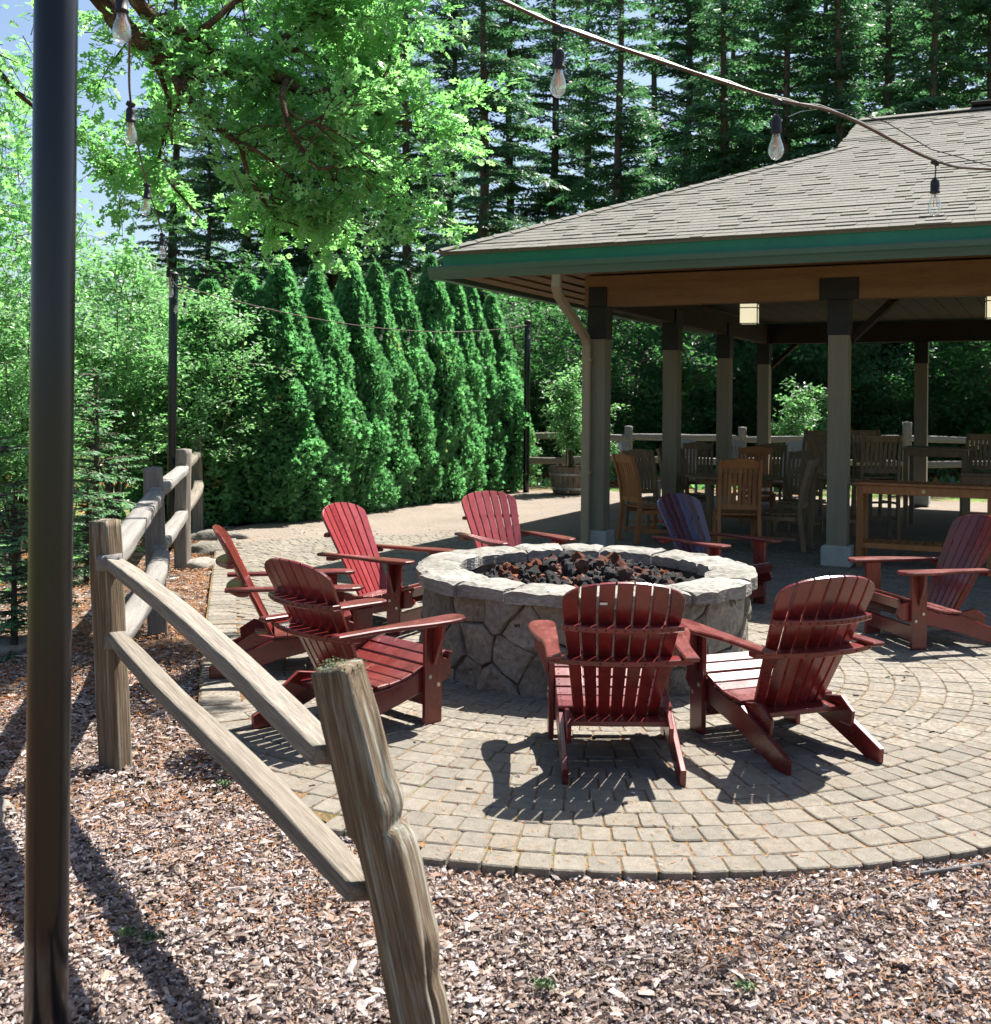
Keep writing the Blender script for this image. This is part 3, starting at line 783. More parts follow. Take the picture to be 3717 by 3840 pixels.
for a, s in ((A0, -1), (WA - A0, 1)):
    mb.add([(a + s * .02, A0, ZG - .1), (a + s * .02, DB - A0, ZG - .1), (a + s * .02, RB, ZR - .05), (a - s * .04, A0, ZG - .1), (a - s * .04, DB - A0, ZG - .1), (a - s * .04, RB, ZR - .05)],
           [(0, 1, 2), (5, 4, 3), (0, 3, 4, 1), (1, 4, 5, 2), (2, 5, 3, 0)])
mb.obj('gable_panel', M['fascia'], pav)
# shingles on the front slope
cs, sn = 1 / math.sqrt(1 + SL * SL), SL / math.sqrt(1 + SL * SL)
SHV = [];
def sh_t(th, wob):
    V = np.array([(-.5, 0, 0), (.5, 0, wob), (.5, 1, 0), (-.5, 1, 0), (-.5, 0, th), (.5, 0, th + wob), (.5, 1, .006), (-.5, 1, .006)])
    F = np.array([(0, 2, 1), (0, 3, 2), (4, 5, 6), (4, 6, 7), (0, 1, 5), (0, 5, 4), (1, 2, 6), (1, 6, 5), (3, 0, 4), (3, 4, 7)])
    return V, F
ST = [sh_t(.011, 0), sh_t(.012, .001), sh_t(.019, 0), sh_t(.018, .002), sh_t(.012, -.001)]
SM = [np_mesh('shingle', v, f, M['shingle']) for v, f in ST]
rnd = random.Random(8)
sh = []
EX = 0.127
k = 0
while True:
    s0 = -0.05 + k * EX; b = s0 * cs
    if b > RB - .02: break
    a0 = max(-.03, b) if b < A0 else A0 - .16
    a1 = min(9.8, WA - b) if b < A0 else WA - A0
    a = a0 + (rnd.uniform(-.02, .0))
    first = True
    while a < a1:
        w = rnd.uniform(.12, .34)
        t = rnd.choice([0, 1, 4, 0, 1, 2, 3])
        w = min(w, a1 - a + .01)
        sh.append((a + w / 2, s0 + rnd.uniform(-.004, .004), w - .003, t))
        a += w
    k += 1
slope = math.atan(SL)
bot = sorted(sh, key=lambda q: q[1] + 0.12 * abs(q[0] - 3))
ids = set(id(q) for q in bot[:300])
VV = []; FF = []; TT = []; off = 0
for q in sh:
    a, s0, w, t = q
    L = EX + .03
    sag = -.004 - .006 * abs(nz(a * 1.3, 0.3)) if s0 < .1 else 0
    if id(q) in ids:
        link('shingle', SM[t], roof, (a, s0 * cs, ZE + s0 * sn + sag), (slope, rnd.uniform(-.004, .004), 0), (w, L, 1))
    else:
        v, f = ST[t]
        vy = v[:, 1] * L; vz = v[:, 2]
        VV.append(np.stack([a + v[:, 0] * w, (s0 + vy) * cs - vz * sn, ZE + (s0 + vy) * sn + vz * cs], 1)); FF.append(f + off); off += 8; TT += [rnd.random()] * 8
o = link('shingle_field', np_mesh('shingle_field', np.concatenate(VV), np.concatenate(FF), M['shingle'], TT), roof); tag(o, kind='stuff')
# hip and ridge caps
s = 0.0
while s < A0 - .1:
    p0 = Vector((s, s, ZE + SL * s + .026)); p1 = Vector((s + .17, s + .17, ZE + SL * (s + .17) + .018))
    mbq = MB(); top = Vector((0, 0, .004)); dn = Vector((.085, -.085, -.034)); up_ = Vector((-.085, .085, -.034))
    V = [p0 + top, p1 + top, p1 + dn, p0 + dn, p0 + up_, p1 + up_]
    V += [v - Vector((0, 0, .012)) for v in V]
    mbq.add(V, [(0, 3, 2, 1), (0, 1, 5, 4), (0, 4, 10, 6), (3, 0, 6, 9), (4, 5, 11, 10), (2, 3, 9, 8), (6, 10, 11, 7), (6, 7, 8, 9)])
    mbq.obj('hip_cap', M['shingle'], roof); s += .145
s = A0 - .15
while s < WA - A0:
    MB().box((s + .08, RB - .06, ZR + .012), (.155, .2, .016), Matrix.Rotation(.35, 3, 'X')).obj('ridge_cap', M['shingle'], roof); s += .15
MB().box((A0 + 2.6, RB, ZR + .075), (2.6, .22, .05), ch=.008).obj('ridge_vent', M['ceiling'], roof)
# fascia, gutter
def extrude(prof, x0, x1, ax='x', y0=0):
    n = len(prof); mbx = MB()
    V = [(x0, p[0], p[1]) for p in prof] + [(x1, p[0], p[1]) for p in prof]
    if ax == 'y': V = [(p[1], p[0], p[2]) for p in V]
    F = [(i, (i + 1) % n, (i + 1) % n + n, i + n) for i in range(n)] + [tuple(range(n - 1, -1, -1)), tuple(range(n, 2 * n))]
    if ax == 'y': F = [f[::-1] for f in F]
    return mbx.add(V, F)
MB().box((WA / 2, .045, 3.245), (WA - .06, .03, .24)).obj('fascia', M['fascia'], pav)
MB().box((.045, DB / 2, 3.245), (.03, DB - .12, .24)).obj('fascia', M['fascia'], pav)
MB().box((WA - .045, DB / 2, 3.245), (.03, DB - .12, .24)).obj('fascia', M['fascia'], pav)
MB().box((WA / 2, DB - .045, 3.245), (WA - .06, .03, .24)).obj('fascia', M['fascia'], pav)
GP = [(.028, 3.06), (-.045, 3.052), (-.062, 3.085), (-.082, 3.118), (-.096, 3.135), (-.102, 3.178), (-.098, 3.192), (-.085, 3.192), (-.088, 3.14), (-.04, 3.07), (.02, 3.07), (.028, 3.19)]
extrude(GP, -.10, WA + .1).obj('gutter', M['gutter'], pav)
extrude(GP, .03, DB).obj('gutter', M['gutter'], pav).data.transform(Matrix(((0, 1, 0, 0), (1, 0, 0, 0), (0, 0, 1, 0), (0, 0, 0, 1))))
for x in (-.2,):
    pass
# soffit boards
for k in range(5):
    y0 = .07 + k * .245
    MB().box((WA / 2, y0 + .12, 3.115 + k * .022), (WA - .2 - 2 * k * .24, .236, .02)).obj('soffit_board', M['beam'], pav)
    MB().box((y0 + .12, DB / 2, 3.117 + k * .022), (.236, DB - .62 - 2 * k * .24, .02)).obj('soffit_board', M['beam'], pav)
# posts, beams
for y in (OV, OV + 3 * SY):
    MB().box((WA / 2 , y, 3.0), (3 * SX + .34, .15, .36), ch=.006).obj('beam', M['beam'] if y < 3 else M['ceiling'], pav)  # back beam gets the darker timber to stand for shade under the roof
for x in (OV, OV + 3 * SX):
    MB().box((x, DB / 2, 2.99), (.15, 3 * SY - .17, .34), ch=.006).obj('beam', M['ceiling'], pav)  # side beams coloured dark in place of the shade inside
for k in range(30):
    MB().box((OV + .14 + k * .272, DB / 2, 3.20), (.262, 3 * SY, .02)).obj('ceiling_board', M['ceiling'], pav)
# diagonal braces under the ceiling
for i in range(4):
    for j in range(4):
        if 0 < i < 3 and 0 < j < 3: continue
        x, y = OV + i * SX, OV + j * SY
        pm = MB().box((0, 0, 1.33), (.205, .205, 2.24), ch=.008)
        po = pm.obj('post', M['post'], pav, loc=(x, y, 0))
        ft = MB().slab([(-.15, -.15), (.15, -.15), (.15, .15), (-.15, .15)], 0, .23, .02).obj('footing', M['concrete'], po)
        MB().box((0, 0, 2.63), (.225, .225, .37), ch=.004).obj('steel_sleeve', M['steel'], po)
        if j == 0:
            tp = MB().box((0, -.085, 2.93), (.40 if 0 < i < 3 else .22, .02, .23), ch=.003).obj('steel_plate', M['steel'], po)
            MB().tube([(-.05, -.118, 2.55), (-.05, -.112, 2.55)], .016, 8).tube([(-.05, -.118, 2.68), (-.05, -.112, 2.68)], .016, 8).obj('bolt', M['steel'], po)
        if i in (0, 3) and j:
            MB().box((0, 0, 2.9), (.20, .3, .2), ch=.003).obj('steel_plate', M['steel'], po)
        if i == 1 and j == 0 or i == 0 and j == 3:
            MB().tube([(.1, .1, 2.4), (.75, .75, 3.15)], .05, 4).obj('brace', M['ceiling'], po)
# downspout at the left front corner post
mb = MB()
pts = [(1.42, .0, 3.07), (1.42, -.02, 2.93), (1.41, .06, 2.84), (1.30, 1.12, 2.46), (1.285, 1.205, 2.38), (1.285, 1.215, 2.1), (1.285, 1.215, .12), (1.285, 1.12, .04)]
vs = []; fs = []
for i, p in enumerate(pts):
    p = Vector(p); dd = (Vector(pts[min(i + 1, 7)]) - Vector(pts[max(i - 1, 0)])).normalized()
    sx = Vector((1, 0, 0)); sy = dd.cross(sx).normalized()
    for u, v in ((-1, -.7), (-.7, -1), (.7, -1), (1, -.7), (1, .7), (.7, 1), (-.7, 1), (-1, .7)):
        vs.append(p + sx * u * .048 + sy * v * .036)
for i in range(7):
    for k in range(8):
        j = (k + 1) % 8; fs.append((i * 8 + k, i * 8 + j, (i + 1) * 8 + j, (i + 1) * 8 + k))
mb.add(vs, fs)
mb.obj('downspout', M['spout'], pav)
for z in (2.2, .9):
    MB().box((1.285, 1.222, z), (.125, .088, .03)).obj('downspout_strap', M['spout'], pav)
def pavw(a, b, z): # pavilion local to world
    c, s_ = math.cos(PAZ), math.sin(PAZ)
    return (-0.638 + a * c - b * s_, 12.47 + a * s_ + b * c, z)
# lanterns
def lantern(name_label, a, b):
    r = empty('lantern', pavw(a, b, 3.15), PAZ + .12)
    tag(r, name_label, 'lantern', 'square cream lanterns under the pavilion ceiling')
    MB().box((0, 0, -.355), (.20, .20, .23)).obj('glass', M['lampglass'], r)
    f = MB()
    for sx in (-1, 1):
        for sy in (-1, 1):
            f.box((sx * .105, sy * .105, -.35), (.012, .012, .27))
        for z in (-.475, -.285, -.222):
            f.box((sx * .105, 0, z), (.011, .20, .011)); f.box((0, sx * .105, z), (.20, .011, .011))
    f.box((0, 0, -.21), (.225, .225, .014)); f.box((0, 0, -.11), (.03, .03, .2)); f.box((0, 0, -.01), (.12, .12, .02))
    f.obj('frame', M['lampframe'], r)
    return r
lantern('cream square lantern hanging between the two front posts', 2.83, 2.6)
lantern('cream lantern cut off by the right edge of the picture', 5.55, 2.6)

# ---------------------------------------------------------------- rail fence, weathered
def loft(name, p0, p1, w, h, mat, parent, seed, roll=0.0, n=26, sides=14, sq=.32, amp=.08, taper=(1, 1), bend=None, extra=None, smooth=True):
    p0 = Vector(p0); p1 = Vector(p1); ax = p1 - p0; L = ax.length
    mb = MB(); V = []; F = []
    for i in range(n):
        t = i / (n - 1); z = t * L
        s = taper[0] + (taper[1] - taper[0]) * t
        if taper[0] < 1 or taper[1] < 1:
            s = 1 - (1 - taper[0]) * max(0, 1 - t / .12) - (1 - taper[1]) * max(0, 1 - (1 - t) / .12)
        bx, by = bend(t) if bend else (0, 0)
        for k in range(sides):
            a = 2 * PI * (k + .5) / sides
            c, q = math.cos(a), math.sin(a)
            m = (abs(c) ** (2 / sq) + abs(q) ** (2 / sq)) ** (-sq / 2)
            e = 1 + amp * nz(c * 1.3 + seed, q * 1.3, z * 1.4 + seed) + amp * .7 * nz(c * 4 + seed, q * 4, z * 2.5) + amp * .25 * nz(c * 9, q * 9, z * 1.2 + seed)
            if extra: e *= extra(t, a)
            V.append((bx + c * m * w / 2 * e * s, by + q * m * h / 2 * e * s, z + (amp * .1 * nz(c * 3, q * 3, seed) if i in (0, n - 1) else 0)))
    for i in range(n - 1):
        for k in range(sides):
            j = (k + 1) % sides
            F.append((i * sides + k, i * sides + j, (i + 1) * sides + j, (i + 1) * sides + k))
    for i, zc in ((0, -.004), (n - 1, L + .012)):
        c0 = len(V); V.append((V[i * sides][0] * 0 + (bend(0 if i == 0 else 1)[0] if bend else 0), (bend(0 if i == 0 else 1)[1] if bend else 0), zc))
        for k in range(sides):
            j = (k + 1) % sides
            F.append((c0, i * sides + j, i * sides + k) if i == 0 else (c0, i * sides + k, i * sides + j))
    mb.add(V, F)
    me = mb.mesh(name, mat)
    for p in me.polygons: p.use_smooth = smooth
    o = bpy.data.objects.new(name, me); C.objects.link(o)
    an = ax.normalized()
    if abs(an.z) > .8:
        xa = Vector((math.cos(roll), math.sin(roll), 0)); xa = (xa - an * xa.dot(an)).normalized(); ya = an.cross(xa)
    else:
        x0_ = an.cross(Vector((0, 0, 1))).normalized(); y0_ = x0_.cross(an) * -1
        xa = x0_ * math.cos(roll) + y0_ * math.sin(roll); ya = an.cross(xa)
    q = Matrix((xa, ya, an)).transposed().to_quaternion()
    o.rotation_mode = 'QUATERNION'; o.rotation_quaternion = q
    if parent is not None:
        o.parent = parent; o.location = p0 - parent.location
    else: o.location = p0
    return o
fence = empty('split_rail_fence', (-1.78, 5.32, 0)); tag(fence, 'weathered split rail fence with a leaning mossy post in the foreground', 'fence')
# the leaning post near the lens
def notch(t, a):
    e = 1.0
    side = max(0.0, math.cos(a - .2))
    e += .16 * side * math.exp(-((t - .68) / .045) ** 2) - .19 * side * math.exp(-((t - .625) / .028) ** 2)
    e += .15 * side * math.exp(-((t - .36) / .05) ** 2) - .12 * side * math.exp(-((t - .27) / .03) ** 2)
    cr = math.exp(-((a - 5.9) / .10) ** 2) * (1 if t < .5 else 0)
    e -= .30 * cr * min(1, max(0, (.42 - t) / .08))
    e -= .10 * math.exp(-((a - .7) / .09) ** 2)
    return e
def pbend(t):
    return (.016 * math.sin(t * PI) + (-.012 if t > .62 else .010 * math.exp(-((t - .5) / .14) ** 2)), 0)
loft('post', (-.135, 2.90, -.1), (-.392, 2.90, 1.015), .122, .118, M['lichen'], fence, 3.1, roll=-.38, n=90, sides=48, sq=.2, amp=.036, bend=pbend, extra=notch, taper=(1, .90))
A_, B_, C_, D_ = (-1.78, 5.32), (-2.48, 8.28), (-3.21, 11.57), (-3.93, 14.88)
loft('post', (A_[0], A_[1], -.1), (-1.845, 5.32, 1.12), .122, .118, M['lichen'], fence, 7.7, roll=-.45, n=44, sides=36, sq=.36, amp=.07, taper=(1, .93), extra=lambda t, a: 1 - .12 * math.exp(-((a - 4.4) / .07) ** 2))
loft('post', (B_[0] + .01, B_[1], -.1), (-2.52, 8.28, 1.19), .14, .13, M['fence'], fence, 1.7, roll=.35, n=36, sides=32, sq=.2, amp=.06, taper=(1, .95))
loft('post', (C_[0], C_[1], -.1), (-3.21, 11.57, 1.18), .14, .13, M['fence'], fence, 4.7, roll=-.2, n=30, sides=24, sq=.25, amp=.12, taper=(1, .93))
loft('post', (D_[0], D_[1], -.1), (-3.96, 14.9, 1.22), .14, .15, M['fence'], fence, 5.7, roll=.1, n=30, sides=24, sq=.22, amp=.06)
RR1 = PI / 2 - .5
sagA = lambda t: (.0, .05 * math.sin(t * PI) * (1 if t < .5 else 1))
loft('rail', (-1.80, 5.30, .925), (-.43, 2.93, .775), .094, .056, M['fence'], fence, 12.2, roll=-.12, n=70, sides=36, sq=.15, amp=.06, taper=(.85, .9), bend=lambda t: (0, -.03 * math.sin(t * PI)))
loft('rail', (-1.785, 5.30, .585), (-.33, 2.91, .425), .098, .054, M['fence'], fence, 15.2, roll=-.15, n=70, sides=36, sq=.15, amp=.06, taper=(.8, .9), bend=lambda t: (.0, .010 * math.sin(t * 6)))
loft('rail', (-1.80, 5.24, .93), (-2.50, 8.35, 1.00), .125, .085, M['fencegrey'], fence, 22.2, roll=0.0, n=30, sides=20, sq=.2, amp=.08, taper=(.85, .8))
loft('rail', (-1.76, 5.24, .56), (-2.47, 8.35, .56), .125, .085, M['fencegrey'], fence, 23.2, roll=0.0, n=30, sides=16, amp=.16, taper=(.8, .7), bend=lambda t: (.05 * math.sin(t * PI), -.03 * math.sin(t * PI)))
loft('rail', (-2.47, 8.2, 1.02), (-3.22, 11.65, .98), .125, .085, M['fencegrey'], fence, 24.2, roll=0.0, n=24, sides=18, sq=.2, amp=.08, taper=(.8, .7))
loft('rail', (-2.46, 8.2, .60), (-3.22, 11.65, .52), .125, .085, M['fencegrey'], fence, 25.2, roll=0.0, n=24, sides=18, sq=.2, amp=.10, taper=(.8, .7))
loft('rail', (-3.19, 11.5, 1.0), (-3.96, 14.95, .98), .12, .08, M['fence'], fence, 26.2, roll=0.0, n=24, sides=18, sq=.2, amp=.12, taper=(.8, .7))
loft('rail', (-3.19, 11.5, .54), (-3.96, 14.95, .60), .12, .08, M['fence'], fence, 27.2, roll=0.0, n=24, sides=18, sq=.2, amp=.12, taper=(.8, .7), bend=lambda t: (.07 * math.sin(t * PI), -.05 * math.sin(t * PI)))
ap_ = R.normal(0, 1, (420, 3)) * np.array([.030, .030, .003]); N = 420
mo = link('moss', scatter('moss', KITE_V, KITE_F, ap_ + np.array([-.392, 2.90, 1.018]), frames(R.normal(0, 1, (N, 3)), R.normal(0, .4, (N, 3)) + np.array([0, 0, 1.0])), R.uniform(.003, .008, N), M['moss'], R.random(N)), fence)
mo.location = -fence.location; mo['kind'] = 'stuff'

# the far fence behind the terrace
ff = empty('rail_fence', (2.7, 22.85, 0)); tag(ff, 'grey post and rail fence at the back of the terrace', 'fence')
fp = [(-.4, 22.2), (1.42, 22.55), (2.72, 22.9), (5.05, 22.95), (8.4, 22.9), (11.2, 22.4), (14, 21.8)]
for i, (x, y) in enumerate(fp):
    loft('post', (x, y, -.05), (x, y, 1.24 if i != 4 else 1.38), .16, .15, M['fence' if i < 2 else 'fencegrey'], ff, i * 3.3, n=14, sides=12, amp=.06)
for i in range(len(fp) - 1):
    for z in (1.02, .55) if i != 1 else (1.02, .58):
        dz = .04 * math.sin(i * 2.1 + z * 5)
        loft('rail', (fp[i][0] - .1, fp[i][1] - .02, z + dz), (fp[i + 1][0] + .1, fp[i + 1][1] - .02, z - dz), .08, .13, M['fencegrey'] if i != 0 else M['fence'], ff, i * 5.1 + z, n=18, sides=12, amp=.13, taper=(.8, .8))

# ---------------------------------------------------------------- poles, string lights
def pole(x, y, h, r, label, hook=None):
    e = empty('light_pole', (x, y, 0)); tag(e, label, 'pole', 'black poles that carry the string lights')
    MB().tube([(0, 0, -.1), (0, 0, .4), (0, 0, h * .5), (0, 0, h - .02), (0, 0, h)], [r, r, r, r, r * .9], 40).obj('shaft', M['pole'], e, smooth=False)
    for p in e.children[0].data.polygons: p.use_smooth = len(p.vertices) == 4
    MB().lathe([(r * 1.12, h - .05), (r * 1.12, h + .01), (r * .8, h + .03), (.001, h + .035)], 24).obj('cap', M['steel'], e)
    MB().tube([(r * .8, 0, h - .12), (r + .05, 0, h - .12), (r + .06, 0, h - .08)], .008, 6).obj('hook', M['steel'], e)
    return e
pole(-1.145, 2.9, 3.2, .054, 'thick black pole close up at the left edge')
pole(-3.74, 13.0, 3.14, .05, 'black pole behind the rail fence carrying four bulbs')
pole(.60, 21.5, 3.25, .06, 'distant black pole between the hedge and the barrel')

def catenary(p0, p1, sag, n=24):
    p0 = Vector(p0); p1 = Vector(p1)
    return [p0.lerp(p1, i / n) - Vector((0, 0, sag * 4 * (i / n) * (1 - i / n))) for i in range(n + 1)]
def smoothpts(pts, k=6):
    pts = [Vector(p) for p in pts]; out = []
    for i in range(len(pts) - 1):
        a = pts[max(i - 1, 0)]; b = pts[i]; c = pts[i + 1]; d = pts[min(i + 2, len(pts) - 1)]
        for j in range(k):
            t = j / k
            out.append(0.5 * ((2 * b) + (c - a) * t + (2 * a - 5 * b + 4 * c - d) * t * t + (3 * b - a - 3 * c + d) * t ** 3))
    out.append(pts[-1]); return out
BULB = MB().lathe([(.0125, 0), (.0135, -.012), (.016, -.024), (.024, -.045), (.0275, -.062), (.0265, -.078), (.018, -.093), (.006, -.1), (.0008, -.101)], 20).mesh('bulb', M['glass'], True)
SOCK = MB().lathe([(.0008, .062), (.006, .062), (.012, .054), (.0175, .044), (.0185, .03), (.0185, .004), (.021, .002), (.0205, -.004), (.014, -.006)], 18).mesh('socket', M['socket'], True)
FIL = MB().tube([(-.004, 0, -.018), (-.009, 0, -.062)], .0016, 5).tube([(.004, 0, -.018), (.009, 0, -.062)], .0016, 5).tube([(0, .004, -.018), (0, .008, -.064)], .0016, 5).tube([(0, 0, -.008), (0, 0, -.022)], .003, 5).mesh('filament', M['filament'])
def string_light(label, pts, spots, cable_r=.0045, wire=True, big=1.0):
    e = empty('string_light', pts[0]); tag(e, label, 'string lights')
    P = [Vector(p) - Vector(pts[0]) for p in pts]
    MB().tube(P, cable_r, 8).obj('cable', M['cable'], e, smooth=True)
    if wire:
        MB().tube([p + Vector((0, 0, .008 + .004 * math.sin(i * 1.7))) for i, p in enumerate(P)], .0016, 5).obj('support_wire', M['wire'], e)
    for k, (p, tilt, drop) in enumerate(spots):
        p = Vector(p) - Vector(pts[0])
        s = link('bulb_holder', SOCK, e, p - Vector((0, 0, drop + .062)), (tilt, tilt * .5, k), (big, big, big))
        link('bulb', BULB, s); link('filament', FIL, s)
        MB().box(p - Vector((0, 0, .008)), (.034, .012, .022), Matrix.Rotation(.4, 3, 'Y'), ch=.003).tube([p - Vector((0, 0, .012)), p - Vector((-.003, 0, drop * .5)), p - Vector((0, 0, drop + .002))], .0028, 6).obj('hanger', M['socket'], e)
    return e
def along(pts, ys):
    out = []
    for yy in ys:
        for a, b in zip(pts, pts[1:]):
            if (a[1] - yy) * (b[1] - yy) <= 0 and a[1] != b[1]:
                t = (yy - a[1]) / (b[1] - a[1]); out.append(Vector(a).lerp(Vector(b), t)); break
    return out
c1 = smoothpts([(-1.06, 2.92, 3.06), (-1.16, 3.5, 2.90), (-1.49, 4.55, 2.90), (-1.88, 6.0, 2.87), (-2.24, 7.5, 2.82), (-2.72, 9.3, 2.80), (-3.2, 11.1, 2.86), (-3.66, 12.95, 2.98)])
sp = along([tuple(p) for p in c1], [3.34, 4.55, 6.1, 7.6, 9.4, 10.7])
string_light('string of clear bulbs running from the near pole back to the second pole', c1, [(p, .05 * ((i * 7) % 5 - 2), .012) for i, p in enumerate(sp)] + [((-3.68, 12.9, 2.86), .05, .01), ((-3.60, 12.98, 2.86), -.05, .03)])
c2 = smoothpts([(-1.08, 2.86, 3.12), (-.5, 3.2, 3.06), (0.0, 3.6, 2.99), (.21, 3.75, 2.955), (.62, 3.9, 2.87), (.99, 4.0, 2.79), (1.30, 4.25, 2.80), (1.83, 4.7, 2.73), (2.27, 5.1, 2.78), (3.4, 5.5, 2.85), (5.4, 6.0, 3.1)])
sp = along([tuple(p) for p in c2], [3.745, 4.0, 4.7])
string_light('string of clear bulbs crossing the sky towards the pavilion eave', c2, [(sp[0], .06, .075), (sp[1], 0, .055), (sp[2], 0, .07)], cable_r=.0065)
c3 = catenary((-3.70, 13.02, 3.02), (.60, 21.45, 3.18), .30)
string_light('thin string of lights along the hedge between the two far poles', c3, [(c3[k], .1, .02) for k in (11, 13, 15, 17, 19, 21)] + [((.63, 21.42, 3.1), 0, .02)], cable_r=.007, wire=False)
w = empty('guy_wire', (1.30, 4.25, 2.82)); tag(w, 'thin loose wire leaving the crossing light string towards the roof', 'wire')
MB().tube([(0, 0, 0), (.25, .25, .02), (.55, .55, -.02), (1.4, 1.3, .0), (3.9, 1.9, .3)], .0022, 5).obj('strand', M['socket'], w)
MB().tube([(0, 0, 0), (-.10, -.07, -.015), (-.20, -.16, -.05), (-.26, -.22, -.085)], .0012, 4).obj('strand', M['wire'], w)

# ---------------------------------------------------------------- adirondack chairs
def adirondack():
    r = empty('adirondack_chair')
    AL = math.radians(27.8); O = Vector((0, -.10, .15)); vv = Vector((0, -math.sin(AL), math.cos(AL))); ww = Vector((0, math.cos(AL), math.sin(AL)))
    Mb = Matrix(((1, vv.x, ww.x, O.x), (0, vv.y, ww.y, O.y), (0, vv.z, ww.z, O.z), (0, 0, 0, 1)))
    n = 7; gap = .010
    def vtop(u): return .715 + .135 * math.sqrt(max(0, 1 - (u / .285) ** 2))
    for i in range(n):
        b0 = -.195 + i * .39 / n; b1 = b0 + .39 / n
        t0 = -.283 + i * .566 / n; t1 = t0 + .566 / n
        gl = gap / 2
        out = [(b0 + gl * .7, 0), (b1 - gl * .7, 0)]
        shl = .70
        xr = lambda v: b1 - gl * .8 + (t1 - b1) * v / shl if v < shl else t1 - gl
        out += [(t1 - gl, shl)]
        for k in range(6):
            u = t1 - gl + (t0 + 2 * gl - t1) * k / 5
            out.append((u, vtop(u)))
        out += [(t0 + gl, shl)]
        uc = (t0 + t1) / 2
        yaw = math.atan(.8 * uc)
        off = .40 * uc * uc
        Ml = Mb @ Matrix.Translation((0, 0, off)) @ Matrix.Translation((uc, 0, 0)) @ Matrix.Rotation(-yaw, 4, 'Y') @ Matrix.Translation((-uc, 0, 0))
        MB().slab(out, -.009, .010, .0035, Ml).obj('back_slat', M['red'], r)
    # curved braces behind the back
    def brace(name, v, half, depth, th, extra=0.0):
        p = Mb @ Vector((0, v, 0))
        o = []
        for k in range(9):
            u = -half + 2 * half * k / 8
            o.append((u, p.y - .014 + .40 * min(abs(u), .28) ** 2 * 1.1))
        for k in range(9):
            u = half - 2 * half * k / 8
            o.append((u, p.y - .014 - depth + .075 * (u / half) ** 2))
        m = MB(); m.slab(o, p.z - th / 2, p.z + th / 2, .004)
        bo = m.obj(name, M['red'], r)
        s = MB()
        for k in range(-6, 7):
            if name == 'arm_brace' and k % 2: continue
            u = half * .92 * k / 6
            yb = p.y - .014 - depth + .075 * (u / half) ** 2
            s.tube([(u, yb - .0015, p.z), (u, yb + .004, p.z)], .0045, 8)
        s.obj('screw', M['screw'], bo)['kind'] = 'stuff'
    brace('top_brace', .60, .278, .085, .028)
    brace('arm_brace', .415, .335, .105, .028)
    MB().slab([(-.25, -.235), (.25, -.235), (.25, -.125), (-.25, -.125)], .185, .212, .004).obj('rear_crossbar', M['red'], r)
    # seat slats over the curve of the side rails
    prof = [(-.075, .232), (.005, .236), (.085, .252), (.165, .279), (.245, .311), (.325, .338)]
    for i, (y, z) in enumerate(prof):
        y2, z2 = prof[min(i + 1, 5)]; y1, z1 = prof[max(i - 1, 0)]
        a = math.atan2(z2 - z1, y2 - y1)
        Ms = Matrix.Translation((0, y, z)) @ Matrix.Rotation(a, 4, 'X')
        so = MB().slab([(-.275, -.037), (.275, -.037), (.275, .037), (-.275, .037)], 0, .019, .004, Ms).obj('seat_slat', M['redworn'], r)
        s = MB()
        for sx in (-1, 1):
            for q in (-.018, .018):
                c = Ms @ Vector((sx * .255, q, .0195)); s.tube([c, c + Vector((0, 0, .001))], .0038, 7)
        s.obj('screw', M['screw'], so)['kind'] = 'stuff'
    MB().box((0, .385, .318), (.55, .02, .075), Matrix.Rotation(-.35, 3, 'X'), ch=.004).obj('front_slat', M['redworn'], r)
    side = [(-.50, 0.0), (-.375, 0.0), (-.1, .085), (.20, .155), (.385, .195), (.41, .24), (.395, .29), (.35, .335), (.2, .288), (.08, .247), (-.04, .226), (-.12, .222), (-.50, .075)]
    side = [(-.50, 0.0), (-.40, 0.0), (-.1, .098), (.20, .170), (.37, .205), (.405, .24), (.375, .315), (.33, .332), (.2, .288), (.08, .247), (-.04, .226), (-.12, .222), (-.505, .07)]
    def side_m(x, t, outl, name, mat='red', ch=.004):
        Ms = Matrix(((0, 0, 1, x), (1, 0, 0, 0), (0, 1, 0, 0), (0, 0, 0, 1)))
        return MB().slab(outl, -t / 2, t / 2, ch, Ms).obj(name, M[mat], r)
    for sx in (-1, 1):
        side_m(sx * .262, .028, side, 'side_rail')
        side_m(sx * .236, .022, [(-.32, .13), (-.24, .13), (-.10, .19), (-.10, .235), (-.24, .262), (-.33, .205)], 'hinge_block')
        lg = side_m(sx * .292, .028, [(.185, 0), (.305, 0), (.305, .53), (.185, .53)], 'front_leg')
        s = MB()
        for yy, zz in ((.215, .25), (.275, .20)):
            s.tube([(sx * .306, yy, zz), (sx * .310, yy, zz)], .011, 10)
        s.obj('bolt', M['bolt'], lg)
        bk = [(.20, .53), (.20, .36), (.215, .33), (.235, .33), (.262, .40), (.262, .53)]
        Mk = Matrix(((1, 0, 0, 0), (0, 0, -1, .245), (0, 1, 0, 0), (0, 0, 0, 1)))
        outl = [(sx * .306, .53), (sx * .306, .33), (sx * .318, .31), (sx * .335, .36), (sx * .375, .455), (sx * .385, .53)]
        MB().slab(outl, -.012, .012, .003, Mk).obj('arm_bracket', M['red'], r)
        arm = [(.268, .24), (.266, .36), (.278, .405), (.305, .425), (.345, .425), (.385, .40), (.405, .35), (.412, .27), (.405, .17), (.385, .06), (.36, -.05), (.348, -.18), (.348, -.415), (.28, -.415), (.278, -.2), (.272, 0)]
        outl = [(sx * x, y) for x, y in arm]
        ao = MB().slab(outl, .532, .556, .006).obj('armrest', M['redworn'], r)
